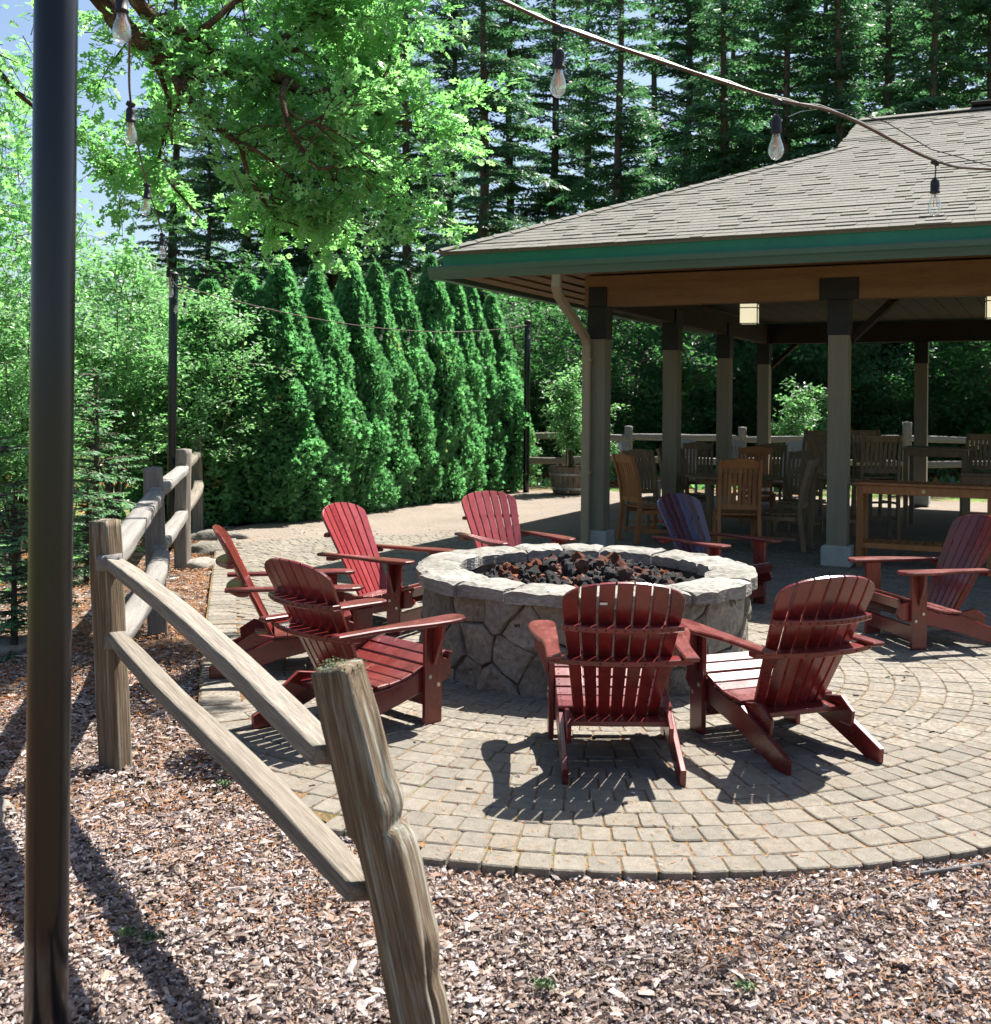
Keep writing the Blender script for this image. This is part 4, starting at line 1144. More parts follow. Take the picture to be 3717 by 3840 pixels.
    MB().box((0, .29, .115), (.56, .022, .10), ch=.004).obj('front_stretcher', M['red'], r)
    return r
chair = adirondack()
CH = [(-1.29, 7.20, (.978, .208), 'red lounge chair at far left seen from the side, back to the fence'),
      (-.70, 5.98, (.70, .71), 'red lounge chair seen from behind its shoulder, just beyond the leaning fence post'),
      (-.80, 8.54, (.88, -.47), 'red lounge chair left of the fire pit facing right, bright pink sheen on its back'),
      (.16, 9.66, (.50, -.86), 'red lounge chair behind the fire pit standing in full sun, facing the lens'),
      (1.90, 9.65, (.62, -.78), 'purple looking lounge chair in the pavilion shade behind the right side of the fire pit'),
      (3.15, 8.20, (-.97, -.22), 'red lounge chair at the right edge facing left towards the fire pit'),
      (.59, 5.50, (0.0, 1.0), 'red lounge chair at front centre seen squarely from behind, small white label on back'),
      (1.43, 5.72, (-.36, .93), 'red lounge chair at front right seen from behind with its back leaning to the right')]
for i, (x, y, u, lb) in enumerate(CH):
    o = chair if i == 0 else copy_tree(chair)
    o.location = (x, y, 0); o.rotation_euler = (0, 0, math.atan2(u[1], u[0]) - PI / 2)
    tag(o, lb, 'chair', 'red slatted lounge chairs around the fire pit')
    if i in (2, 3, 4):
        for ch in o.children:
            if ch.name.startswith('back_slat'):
                ch.material_slots[0].link = 'OBJECT'; ch.material_slots[0].material = M['plum' if i == 4 else 'redsheen']
    if i == 6:
        AL = math.radians(27.8)
        m = MB(); m.box((-.095, -.455, .80), (.035, .0015, .012), Matrix.Rotation(AL, 3, 'X'))
        m.obj('label', M['tag'], o)

# ---------------------------------------------------------------- teak furniture
def teak_chair(mat, sh=.43, ht=1.07, w=.50, arch=True, curve=.06):
    r = empty('teak_chair')
    D = .46
    m = M[mat]
    def yb(z):   # back post line: curves away above the seat
        t = max(0, (z - sh) / (ht - sh)); return -D / 2 - .02 - .13 * t + curve * math.sin(t * PI) * .5
    for sx in (-1, 1):
        pts = [(sx * (w / 2 - .022), -D / 2 - .02 - .05 * (1 - z / sh) if z < sh else yb(z), z) for z in (0, sh * .5, sh, sh + .2 * (ht - sh), sh + .4 * (ht - sh), sh + .6 * (ht - sh), sh + .8 * (ht - sh), ht)]
        mb = MB(); V = []; F = []
        for x, y, z in pts:
            hw = .019 if z > sh * .6 else .018; hd = .026
            V += [(x - hw, y - hd, z), (x + hw, y - hd, z), (x + hw, y + hd, z), (x - hw, y + hd, z)]
        for k in range(len(pts) - 1):
            for i in range(4):
                j = (i + 1) % 4; F.append((k * 4 + i, k * 4 + j, k * 4 + 4 + j, k * 4 + 4 + i))
        F += [(3, 2, 1, 0), tuple(4 * (len(pts) - 1) + i for i in range(4))]
        mb.add(V, F).obj('rear_leg', m, r)
        MB().box((sx * (w / 2 - .025), D / 2 - .02, sh / 2 - .01), (.042, .042, sh - .02), ch=.003).obj('front_leg', m, r)
        MB().box((sx * (w / 2 - .022), -.01, sh * .32), (.02, D - .06, .035)).obj('side_stretcher', m, r)
        MB().box((sx * (w / 2 - .026), 0, sh - .055), (.02, D - .05, .05)).obj('apron', m, r)
    MB().box((0, 0, sh * .32), (w - .06, .02, .033)).obj('cross_stretcher', m, r)
    MB().box((0, D / 2 - .02, sh - .055), (w - .09, .02, .05)).obj('apron', m, r)
    for k in range(6):
        MB().slab([(-w / 2, -.034), (w / 2, -.034), (w / 2, .034), (-w / 2, .034)], 0, .02, .003, Matrix.Translation((0, -D / 2 + .05 + k * .078, sh - .02 + .012 * abs(k - 2.5) / 2.5))).obj('seat_slat', m, r)
    zt = ht - .015; zb = sh + .09
    def yrail(z): return yb(z)
    # top rail with a low arch
    ang = math.atan2(yb(ht) - yb(ht - .1), .1)
    o = [(-w / 2 + .045, -.10), (w / 2 - .045, -.10), (w / 2 - .045, -.015)] + ([(w / 2 - .045 - (w - .09) * k / 8, -.015 + .032 * math.sin(k / 8 * PI)) for k in range(1, 8)] if arch else []) + [(-w / 2 + .045, -.015)]
    Mt = Matrix.Translation((0, yb(ht), ht)) @ Matrix.Rotation(PI / 2 - ang * 1.0, 4, 'X')
    Mt = Matrix.Translation((0, yb(ht), ht)) @ Matrix.Rotation(PI / 2 + abs(ang), 4, 'X')
    MB().slab(o, -.013, .013, .003, Mt).obj('top_rail', m, r)
    MB().box((0, yb(zb), zb), (w - .09, .022, .06), ch=.003).obj('bottom_rail', m, r)
    n = 7; sw = (w - .11) / n
    for k in range(n):
        x = -w / 2 + .055 + sw * (k + .5)
        V = []; F = []
        zs = [zb + .02 + (ht - .08 - zb - .02) * q / 5 for q in range(6)]
        for z in zs:
            y = yb(z) + .004
            V += [(x - sw * .36, y - .007, z), (x + sw * .36, y - .007, z), (x + sw * .36, y + .007, z), (x - sw * .36, y + .007, z)]
        for q in range(5):
            for i in range(4):
                j = (i + 1) % 4; F.append((q * 4 + i, q * 4 + j, q * 4 + 4 + j, q * 4 + 4 + i))
        MB().add(V, F).obj('back_slat', m, r)
    return r
TS = {}
def place_teak(kind, x, y, u, label):
    if kind not in TS:
        mat, sh_, ht, w, arch = {'grey': ('teak', .43, 1.07, .50, True), 'orange': ('teakorange', .43, 1.07, .50, True), 'pale': ('teakpale', .43, 1.07, .50, True), 'bar': ('teak', .78, 1.34, .50, False)}[kind]
        TS[kind] = teak_chair(mat, sh_, ht, w, arch); o = TS[kind]
    else: o = copy_tree(TS[kind])
    o.name = 'bar_chair' if kind == 'bar' else 'teak_chair'
    o.location = (x, y, 0); o.rotation_euler = (0, 0, math.atan2(u[1], u[0]) - PI / 2)
    tag(o, label, 'chair', 'teak bar chairs under the pavilion' if kind == 'bar' else 'teak chairs under the pavilion')
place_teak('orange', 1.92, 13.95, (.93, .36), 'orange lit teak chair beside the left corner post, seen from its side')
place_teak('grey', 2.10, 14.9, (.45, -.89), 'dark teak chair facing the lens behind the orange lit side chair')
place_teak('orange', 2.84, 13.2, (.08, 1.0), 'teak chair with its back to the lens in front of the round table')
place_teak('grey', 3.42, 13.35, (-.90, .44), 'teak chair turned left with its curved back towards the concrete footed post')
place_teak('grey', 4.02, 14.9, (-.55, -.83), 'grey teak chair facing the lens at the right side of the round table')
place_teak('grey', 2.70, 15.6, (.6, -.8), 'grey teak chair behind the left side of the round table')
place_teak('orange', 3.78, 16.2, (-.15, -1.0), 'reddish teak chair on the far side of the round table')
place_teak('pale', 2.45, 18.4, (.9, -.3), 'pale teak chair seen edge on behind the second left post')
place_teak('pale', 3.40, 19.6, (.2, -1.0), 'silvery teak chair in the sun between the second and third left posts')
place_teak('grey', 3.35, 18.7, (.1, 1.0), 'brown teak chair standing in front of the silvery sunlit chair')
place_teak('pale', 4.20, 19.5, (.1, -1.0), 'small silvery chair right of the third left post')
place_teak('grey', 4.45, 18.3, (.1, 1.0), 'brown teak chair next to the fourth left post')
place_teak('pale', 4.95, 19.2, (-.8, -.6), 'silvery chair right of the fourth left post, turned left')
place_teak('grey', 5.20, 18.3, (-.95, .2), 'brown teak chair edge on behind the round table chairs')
place_teak('bar', 4.62, 16.4, (-.6, -.8), 'tall dark teak chair rising behind the curved back chair')
place_teak('bar', 4.95, 14.6, (.12, 1.0), 'tall teak bar chair with its back to the lens behind the console table')
place_teak('bar', 4.42, 14.3, (.95, .3), 'tall dark chair mostly hidden by the concrete footed post')
place_teak('bar', 6.55, 15.1, (-.5, -.86), 'tall chair at the dark bar table, facing the lens')
place_teak('bar', 5.75, 16.9, (.2, -.98), 'tall chair on the far side of the dark bar table')

def round_table():
    r = empty('round_table', (3.22, 15.2, 0)); tag(r, 'round weathered teak table among the chairs', 'table')
    n = 12
    for k in range(n):
        x0 = -.62 + k * 1.24 / n; x1 = x0 + 1.24 / n - .008
        o = []
        for q in range(5):
            x = x0 + (x1 - x0) * q / 4; o.append((x, -math.sqrt(max(.001, .625 ** 2 - x * x))))
        for q in range(5):
            x = x1 - (x1 - x0) * q / 4; o.append((x, math.sqrt(max(.001, .625 ** 2 - x * x))))
        MB().slab(o, .715, .742, .003).obj('top_plank', M['teak'], r)
    MB().lathe([(.50, .64), (.50, .713), (.48, .713), (.48, .64)], 32).obj('apron', M['teak'], r)
    for a in range(4):
        t = a * PI / 2 + .6
        MB().box((.42 * math.cos(t), .42 * math.sin(t), .355), (.075, .075, .71), Matrix.Rotation(t, 3, 'Z'), ch=.004).obj('leg', M['teak'], r)
round_table()
def slat_table(name, label, x, y, rz, L, D, H, mat, shelf=None, badge=False):
    r = empty(name, (x, y, 0), rz); tag(r, label, 'table')
    n = int((L - .1) / .085)
    for k in range(n):
        MB().box((.05 + (L - .1) * (k + .5) / n, D / 2, H - .012), ((L - .1) / n - .012, D - .1, .02)).obj('top_slat', M[mat], r)
    for yy in (.025, D - .025): MB().box((L / 2, yy, H - .013), (L, .05, .028), ch=.003).obj('top_rail', M[mat], r)
    for xx in (.025, L - .025): MB().box((xx, D / 2, H - .014), (.05, D - .1, .028), ch=.003).obj('top_rail', M[mat], r)
    for xx in (.05, L - .05):
        for yy in (.05, D - .05):
            MB().box((xx, yy, (H - .03) / 2), (.06, .06, H - .03), ch=.004).obj('leg', M[mat], r)
    for yy in (.04, D - .04):
        ap = MB().box((L / 2, yy, H - .075), (L - .16, .022, .09), ch=.003).obj('apron', M[mat], r)
        if badge and yy < .1:
            MB().tube([(L / 2, yy - .012, H - .075), (L / 2, yy - .016, H - .075)], .022, 20).obj('badge', M['brass'], ap).scale = (1, 1, 1)
    for xx in (.04, L - .04): MB().box((xx, D / 2, H - .075), (.022, D - .16, .09)).obj('apron', M[mat], r)
    if shelf:
        for k in range(n):
            MB().box((.08 + (L - .16) * (k + .5) / n, D / 2, shelf), ((L - .16) / n - .012, D - .12, .018)).obj('shelf_slat', M[mat], r)
        for yy in (.05, D - .05): MB().box((L / 2, yy, shelf - .02), (L - .16, .03, .055), ch=.003).obj('shelf_rail', M[mat], r)
    return r
slat_table('console_table', 'long orange brown slatted console table with a lower shelf and small brass badge', 3.80, 11.87, PAZ + .03, 1.37, .50, .895, 'teakorange', shelf=.25, badge=True)
slat_table('bar_table', 'tall dark square bar table in the shade of the pavilion', 5.65, 15.6, PAZ, .85, .85, 1.13, 'teak')
slat_table('side_table', 'low slatted table at the right edge behind the console table', 5.62, 13.55, PAZ, 1.0, .55, .90, 'teak')

# ---------------------------------------------------------------- barrel planter
r = empty('barrel_planter', (1.42, 21.3, 0)); tag(r, 'half barrel planter with two hoops on the terrace edge', 'planter')
n = 22
for k in range(n):
    a0 = 2 * PI * k / n + .012; a1 = 2 * PI * (k + 1) / n - .012
    V = []; F = []
    for z, rr in ((0, .315), (.15, .345), (.33, .375), (.50, .39)):
        for a, q in ((a0, 0), (a1, 0), (a1, .03), (a0, .03)):
            V.append(((rr - q) * math.cos(a), (rr - q) * math.sin(a), z + .004 * nz(k, z)))
    for q in range(3):
        for i in range(4):
            j = (i + 1) % 4; F.append((q * 4 + i, q * 4 + j, q * 4 + 4 + j, q * 4 + 4 + i))
    F += [(3, 2, 1, 0), (12, 13, 14, 15)]
    MB().add(V, F).obj('stave', M['barrel'], r)
for z, rr in ((.09, .336), (.36, .383)):
    MB().lathe([(rr, z - .022), (rr + .006, z - .02), (rr + .008, z + .02), (rr + .003, z + .022)], 40).obj('hoop', M['hoop'], r)
MB().lathe([(.36, .44), (.2, .46), (.01, .47)], 24).obj('soil', M['soil'], r)
h_ = empty('garden_hose', (1.2, 4.2, 0)); tag(h_, 'thin grey hose lying along the curved paving edge at right', 'hose')
MB().tube([(3.50 * math.cos(a) + PX - 1.2, 3.50 * math.sin(a) + PY - 4.2, -.022) for a in [math.radians(-74 + k * 3) for k in range(12)]], .008, 8).obj('tube', M['hose'], h_)

# ---------------------------------------------------------------- vegetation
def crown_obj(name, me, parent, loc=(0, 0, 0), rz=0, s=1.0, kind=None):
    o = link(name, me, parent, loc, (0, 0, rz), (s, s, s) if not hasattr(s, '__len__') else s)
    return o

def conifer_meshes(seed, H=17.0, Rm=2.7, z0=1.5, dens=1.0, whorl=.36, droop=.16, kite=.2, mat='fir'):
    g = np.random.default_rng(seed); rr = random.Random(seed)
    pos = []; dr = []; scl = []
    wood = MB()
    wood.tube([(0.05 * math.sin(z * .7 + seed), .05 * math.cos(z * .5), z) for z in np.linspace(-.2, H, 12)], [.19 * (1 - z / H) ** .8 + .012 for z in np.linspace(0, H * .999, 12)], 10, jit=.08, rnd=rr)
    br = MB()
    z = z0
    lop = [rr.uniform(.6, 1.15) for _ in range(9)]
    while z < H - .2:
        n = rr.randint(2, 5); ph = rr.uniform(0, 6.28)
        for k in range(n):
            a = ph + k * 2 * PI / n + rr.uniform(-.6, .6)
            t = z / H
            L = Rm * (1 - t) ** .75 * rr.uniform(.45, 1.15) * lop[int((a % 6.2832) / 6.2832 * 8.99)] * (0.6 + .4 * min(1, (z - z0) / 2 + .3)) * (1 + .3 * nz(z * .55 + seed, a)) + .15
            if rr.random() < .12: L *= .4
            up = rr.uniform(-.05, .18) + .25 * t
            ca, sa = math.cos(a), math.sin(a)
            zz = z + rr.uniform(-.3, .3)
            def P(s): return np.array([ca * s, sa * s, zz + up * s - droop * (.7 + .6 * abs(math.sin(a * 3 + zz))) * s * s])
            dd_ = rr.uniform(.6, 1.7); 
            br.tube([P(0), P(L * .4), P(L * .75), P(L)], [.022 + .006 * L, .016, .010, .004], 3, cap=False)
            s = L * .16
            while s < L:
                p = P(s); tang = P(s + .05) - P(s - .05); tang /= np.linalg.norm(tang)
                side = np.array([-sa, ca, 0])
                tl = (.22 + .55 * (1 - s / L) * min(1, s / (.3 * L))) * min(1.0, L / 1.6) * rr.uniform(.6, 1.1)
                for sg in (-1, 1):
                    if rr.random() > dens: continue
                    td = tang * .62 + side * sg * .78 + np.array([0, 0, rr.uniform(-.28, .06)])
                    td /= np.linalg.norm(td)
                    q = 0.0
                    while q < tl:
                        pp = p + td * q + np.array([0, 0, -.25 * q * q])
                        for sg2 in (-1, 1):
                            dd = td * .8 + np.cross(td, [0, 0, 1]) * sg2 * .55 + g.normal(0, .18, 3) + np.array([0, 0, -.18])
                            pos.append(pp); dr.append(dd); scl.append(kite * rr.uniform(.6, 1.15))
                        q += kite * .62
                s += .11
        z += whorl * rr.uniform(.25, .95)
    pos = np.array(pos); dr = np.array(dr); scl = np.array(scl); N = len(pos)
    up = np.array([0, 0, 1.0]) + g.normal(0, .35, (N, 3))
    sc3 = np.stack([scl * .40, scl, scl], 1)
    leaf = scatter('crown', KITE_V, KITE_F, pos, frames(dr, up), sc3, M[mat], g.random(N))
    return wood.mesh('trunk', M['bark'], True), br.mesh('limbs', M['bark'], True), leaf, N

CON = [conifer_meshes(1, 17, 3.7, 1.6, 1, .36, .11), conifer_meshes(2, 17, 3.5, 2.6, .95, .40, .12), conifer_meshes(3, 17, 4.1, 1.0, 1.0, .36, .09), conifer_meshes(4, 17, 3.4, 3.4, .9, .44, .13)]
def conifer(v, x, y, s, rz, label, group='conifers behind the terrace', name='conifer_tree'):
    r = empty(name, (x, y, -.05)); tag(r, label, 'tree', group)
    t, b, c, n = CON[v]
    link('trunk', t, r, None, (0, 0, rz), (s, s, s)); link('limbs', b, r, None, (0, 0, rz), (s, s, s))['kind'] = 'stuff'; link('crown', c, r, None, (0, 0, rz), (s, s, s))
    return r
def X(px, d): return (px - 948) / 2150 * d
cons = [  # image column, distance, variant, scale
 (920, 24.5, 1, 1.15, 'tall fir with a pale grey trunk rising left of the pavilion roof'),
 (772, 29, 3, 1.1, 'fir with a dark trunk just right of the oak leaves'),
 (1180, 30, 1, 1.0, 'slim fir above the middle of the roof slope, sky on both sides'),
 (1690, 27.5, 3, 1.2, 'dark trunked fir seen between the front post and the right edge under the roof'),
 (1440, 31, 0, 1.05, 'dense fir above the roof where the second bulb hangs'),
 (1805, 29, 2, 1.15, 'dark fir above the ridge near the right edge'),
 (1835, 33, 3, 1.2, 'twin fir just right of the dark fir above the ridge'),
 (1310, 36, 2, 1.05, 'bushy fir behind the slope between two bulbs'),
 (1570, 33, 2, 1.2, 'broad dark fir directly above the start of the ridge'),
 (1055, 39, 0, 1.0, 'fir filling the gap below the first crossing bulb'),
 (640, 34, 2, 1.05, 'fir behind the lower right oak branches'),
 (520, 36, 0, 1.0, 'fir behind the hedge top at its near end'),
 (395, 31, 2, .62, 'young pale tipped fir in the gap under the oak'),
 (470, 42, 3, 1.2, 'far fir trunk between the oak limbs'),
 (705, 42, 2, 1.1, 'far fir above the middle of the hedge'),
 (1380, 26.5, 3, 1.0, 'fir trunk behind the third left post of the pavilion'),
 (1500, 44, 0, 1.2, 'far fir above the upper roof slope'),
 (1640, 42, 2, 1.3, 'far fir left of the ridge end'),
 (1745, 40, 0, 1.3, 'far fir over the ridge vent'),
 (1900, 38, 2, 1.25, 'fir cut by the right edge above the ridge'),
 (1960, 30, 0, 1.2, 'fir outside the right side of the ridge'),
 (2120, 36, 2, 1.2, 'last fir at far right behind the pavilion'),
 (1780, 24.5, 3, 1.1, 'fir trunk close behind the back right post'),
 (970, 46, 2, 1, 'far fir right of the grey trunk'), (1120, 50, 0, 1, 'farthest fir right of the grey trunk'), (1245, 47, 3, 1, 'far fir beyond the slim fir'), (860, 50, 2, 1, 'far fir left of the grey trunk'), (740, 52, 0, 1, 'farthest fir behind the hedge tops'), (1400, 48, 2, 1, 'farthest fir right of the slim fir'),
 (600, 48, 2, 1.2, 'farthest fir behind the near half of the hedge'),
 (1340, 54, 0, 1.3, 'farthest fir over the middle slope'),
 (1700, 52, 2, 1.4, 'farthest fir over the ridge'),
 (330, 50, 0, .9, 'farthest fir low behind the left shrubs'),
 (2060, 26, 2, 1.2, 'fir outside the picture shading the right end of the forest edge'),
 (2250, 28, 0, 1.2, 'outer fir right of the picture, nearer of two'),
 (2400, 31, 2, 1.2, 'outermost fir far right of the picture'),
 (1500, 25.5, 2, 1.0, 'dense fir close behind the fourth left post'),
 (1600, 24.5, 0, 1.0, 'dense fir close behind the footed post'),
 (1890, 25, 2, 1.0, 'dense fir closing the view at the right edge under the roof'),
]
for i, (px, d, v, s, lb) in enumerate(cons):
    d = d + 7.5 if d < 40 else d + 4
    s = (.36 * d + 5.6) / 17 * (.62 if i == 12 else 1)
    conifer(v, X(px, d), d, s, i * 1.37, lb)
SF = conifer_meshes(9, 2.4, .8, .25, 1.0, .13, .3, .075, 'youngfir')
def small_fir(x, y, s, lb, rz):
    r = empty('young_fir', (x, y, -.08)); tag(r, lb, 'tree', 'young firs by the rail fence')
    for nm, me in (('trunk', SF[0]), ('limbs', SF[1]), ('crown', SF[2])): 
        o = link(nm, me, r, None, (0, 0, rz), (s, s, s))
        if nm == 'trunk': o.scale = (s * .3, s * .3, s)
for i, (px, d, s, lb) in enumerate([(95, 8.0, .55, 'low dark fir behind the foot of the near pole'), (-60, 8.2, .9, 'young fir cut by the left edge'),
                                    (183, 11.5, .85, 'thin young fir with a bare dark stem right of the near pole'), (30, 7.6, .5, 'small bushy fir low at the left edge'),
                                    (170, 10.6, .45, 'low fir sprig behind the nearest square fence post')]):
    small_fir(X(px, d), d, s, lb, i * 2.1)

# arborvitae hedge
def thuja_meshes(seed, H=3.8, Rm=.58):
    g = np.random.default_rng(seed)
    N = 25000
    z = g.random(N) ** .85 * H
    a = g.uniform(0, 2 * PI, N)
    def rad(a, z):
        t = z / H
        base = Rm * np.minimum(1, ((1 - t) / .55 + .01)) ** .85 * np.minimum(1, .82 + t * 1.2)
        lump = np.array([.20 * nz(math.cos(p) * 1.9 + seed, math.sin(p) * 1.9, q * 1.7) + .13 * nz(math.cos(p) * 4.2, math.sin(p) * 4.2 + seed, q * 3.4) for p, q in zip(a, z)])
        return base * (1 + lump * 2.1)
    r = rad(a, z)
    depth = g.random(N) ** 2.2 * .22
    rr = np.maximum(r - depth, .01)
    pos = np.stack([rr * np.cos(a), rr * np.sin(a), z], 1)
    out = np.stack([np.cos(a), np.sin(a), np.zeros(N)], 1)
    tang = np.stack([-np.sin(a), np.cos(a), np.zeros(N)], 1)
    d = out * g.uniform(.15, 1.0, (N, 1)) + np.array([0, 0, 1.0]) * g.uniform(.2, 1.1, (N, 1)) + g.normal(0, .38, (N, 3))
    upv = tang * g.normal(0, 1, (N, 1)) + out * .6 + g.normal(0, .3, (N, 3))
    s = g.uniform(.045, .10, N)
    leaf = scatter('foliage', FAN_V, FAN_F, pos, frames(d, upv), s, M['thuja'], g.random(N))
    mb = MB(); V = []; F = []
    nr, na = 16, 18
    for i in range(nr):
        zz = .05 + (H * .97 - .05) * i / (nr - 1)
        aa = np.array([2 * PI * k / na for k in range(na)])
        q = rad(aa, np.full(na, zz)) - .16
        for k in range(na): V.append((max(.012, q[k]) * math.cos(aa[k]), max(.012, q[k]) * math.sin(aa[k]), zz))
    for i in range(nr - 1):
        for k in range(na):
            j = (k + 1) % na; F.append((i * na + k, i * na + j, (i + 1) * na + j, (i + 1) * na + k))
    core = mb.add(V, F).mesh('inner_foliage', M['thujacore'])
    st = MB().tube([(0, 0, -.1), (0, 0, .6)], .05, 8).mesh('trunk', M['bark'])
    return leaf, core, st
TH = [thuja_meshes(31), thuja_meshes(32), thuja_meshes(33, 3.9, .54)]
hd = [(400, 15.9, .93, 1.35, 'shaded dark arborvitae at the near end of the hedge beside the fence'), (470, 16.1, .96, 1.25, 'dark arborvitae second from the near end of the hedge'), (533, 16.2, 1.0, 1.2, 'broad arborvitae with orange tinged top near the fence end'),
      (603, 16.9, 1.0, 1.12, 'arborvitae with a rusty top, fourth from the fence'), (668, 17.6, 1.09, 1.0, 'tall pointed arborvitae left of the hedge middle'), (715, 18.2, 1.05, .98, 'slim arborvitae in the middle of the hedge'),
      (762, 18.9, 1.07, 1.0, 'arborvitae just right of the hedge middle'), (822, 19.7, 1.17, 1.02, 'tallest pointed arborvitae in the right half of the hedge'), (866, 20.4, 1.10, 1.0, 'round topped arborvitae next to the tallest one'),
      (897, 21.1, 1.08, .98, 'arborvitae second from the terrace end of the hedge'), (938, 21.8, 1.04, 1.05, 'last arborvitae at the terrace end of the hedge')]
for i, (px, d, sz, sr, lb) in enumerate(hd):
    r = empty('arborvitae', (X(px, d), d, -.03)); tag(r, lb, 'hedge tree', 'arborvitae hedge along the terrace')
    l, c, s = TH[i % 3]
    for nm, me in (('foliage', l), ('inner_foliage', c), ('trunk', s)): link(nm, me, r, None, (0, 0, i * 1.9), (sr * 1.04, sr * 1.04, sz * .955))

# broadleaf shrubs and understory
def shrub_meshes(seed, H, Rx, nst, nleaf, leaf, V, F, mat, woodmat='bark', low=.15, up=.5, flowers=0, twr=.004, clus=9, spread=.16):
    g = np.random.default_rng(seed); rr = random.Random(seed)
    wd = MB(); tips = []
    for k in range(nst):
        a = rr.uniform(0, 6.28); lean = rr.uniform(.05, 1.0)
        top = np.array([math.cos(a) * Rx * lean, math.sin(a) * Rx * lean, H * rr.uniform(.62, 1.0) * (1 - .25 * lean ** 2)])
        b = np.array([rr.uniform(-.08, .08), rr.uniform(-.08, .08), 0])
        pts = []
        for i in range(7):
            t = i / 6
            p = b + (top - b) * np.array([t ** 1.5, t ** 1.5, t]) + g.normal(0, .04 * H / 4, 3) * t
            pts.append(p)
        wd.tube(pts, [max(twr, .012 * H / 2 * (1 - i / 7)) for i in range(7)], 5, cap=False)
        for _ in range(int(7 + H * 2.5)):
            t = rr.uniform(low, 1.0); i = min(5, int(t * 6)); p = pts[i] + (pts[i + 1] - pts[i]) * (t * 6 - i)
            a2 = rr.uniform(0, 6.28); L = rr.uniform(.3, .95) * (1.15 - .5 * t) * min(1.3, Rx * .8)
            d = np.array([math.cos(a2), math.sin(a2), rr.uniform(-.1, up)])
            q1 = p + d * L * .5 + np.array([0, 0, .03]); q2 = p + d * L + g.normal(0, .05, 3)
            wd.tube([p, q1, q2], [twr * 1.5, twr, twr * .5], 3, cap=False)
            for s in (.45, .6, .75, .9, 1.0): tips.append(p + (q2 - p) * s + g.normal(0, spread * .35, 3))
    tips = np.array(tips)
    idx = g.integers(0, len(tips), nleaf)
    pos = tips[idx] + g.normal(0, spread * .55, (nleaf, 3)) * np.array([1, 1, .55])
    d = g.normal(0, 1, (nleaf, 3)) * np.array([1, 1, .45]) + np.array([0, 0, -.05])
    upv = np.array([0, 0, 1.0]) + g.normal(0, .45, (nleaf, 3))
    lf = scatter('foliage', V, F, pos, frames(d, upv), leaf * g.uniform(.6, 1.2, nleaf), M[mat], g.random(nleaf))
    fl = None
    if flowers:
        idx = g.integers(0, len(tips), flowers); P_ = np.repeat(tips[idx], 8, 0) + g.normal(0, .03, (flowers * 8, 3)); N = len(P_)
        fl = scatter('blossom', OVAL_V, OVAL_F, P_, frames(g.normal(0, 1, (N, 3)), g.normal(0, 1, (N, 3))), g.uniform(.02, .035, N), M['flower'], g.random(N))
    return wd.mesh('stems', M[woodmat], True), lf, fl
def put_shrub(name, meshes, x, y, s, rz, lb, cat='shrub', group=None, z=-.08):
    r = empty(name, (x, y, z)); tag(r, lb, cat, group)
    for nm, me in zip(('stems', 'foliage', 'blossom'), meshes):
        if me is not None: link(nm, me, r, None, (0, 0, rz), (s, s, s))
    return r
DG = [shrub_meshes(51, 4.3, 1.5, 13, 15000, .085, OVAL_V, OVAL_F, 'dogleaf', low=.34, flowers=110), shrub_meshes(52, 3.8, 1.6, 12, 13000, .085, OVAL_V, OVAL_F, 'dogleaf', low=.34, flowers=80)]
for i, (px, d, s, k, lb) in enumerate([(330, 16.5, 1.05, 0, 'big pale green shrub with blossom behind the second black pole'), (215, 14.2, .98, 1, 'light green shrub right of the near pole with thin bare stems'),
                                      (392, 15.3, .86, 1, 'leafy shrub reaching over the near end of the hedge'), (90, 17.5, 1.12, 0, 'pale blossoming shrub behind the near pole'),
                                      (-40, 15.0, 1.05, 1, 'bright shrub at the left edge'), (30, 12.0, .72, 0, 'low bright shrub left of the near pole'), (280, 22, 1.0, 1, 'farther light green shrub in the gap left of the second pole')]):
    put_shrub('dogwood_shrub', DG[k], X(px, d), d, s, i * 1.7, lb, 'shrub', 'light green shrubs beyond the rail fence')
MP = [shrub_meshes(61, 6.0, 2.3, 12, 9000, .15, OAK_V, OAK_F, 'mapleleaf', low=.1, spread=.3, twr=.008), shrub_meshes(62, 4.5, 1.9, 12, 11000, .11, OVAL_V, OVAL_F, 'mapleleaf', low=.1, spread=.25, twr=.007)]
us = [(1010, 27, .95, 0), (1090, 30, 1.0, 1), (1180, 26, .85, 1), (1260, 27, .95, 0), (1340, 30, 1.0, 1), (1240, 34, 1.1, 0), (1450, 29, .9, 0), (1620, 28, 1.0, 0), (1740, 27, .85, 1), (1840, 29, 1.0, 0), (1920, 26, 1.0, 0),
      (950, 33, 1.1, 1), (1060, 38, 1.25, 0), (860, 31, .9, 0), (740, 32, .9, 1), (640, 28, .85, 0), (560, 30, 1.0, 1), (1550, 34, 1.1, 1), (1400, 38, 1.2, 0), (1690, 36, 1.2, 1), (420, 27, .9, 0), (2010, 28, 1.1, 1), (1130, 42, 1.4, 1), (1790, 40, 1.4, 0)]
where = ['left of the corner post', 'behind the barrel', 'seen between the first two left posts', 'behind the back fence near the second post', 'seen behind the third left post', 'deep behind the second left post', 'right of the fourth left post',
         'just right of the footed post', 'behind the bar chair', 'behind the dark bar table', 'at the right edge under the roof', 'right of the hedge end', 'far off behind the distant pole', 'behind the hedge tops at right',
         'behind the middle of the hedge', 'behind the rusty hedge top', 'behind the near hedge top', 'far behind the footed post', 'far behind the left row of posts', 'far behind the bar chair', 'beside the second black pole, far back',
         'past the right edge', 'farthest back behind the barrel', 'farthest back behind the bar table']
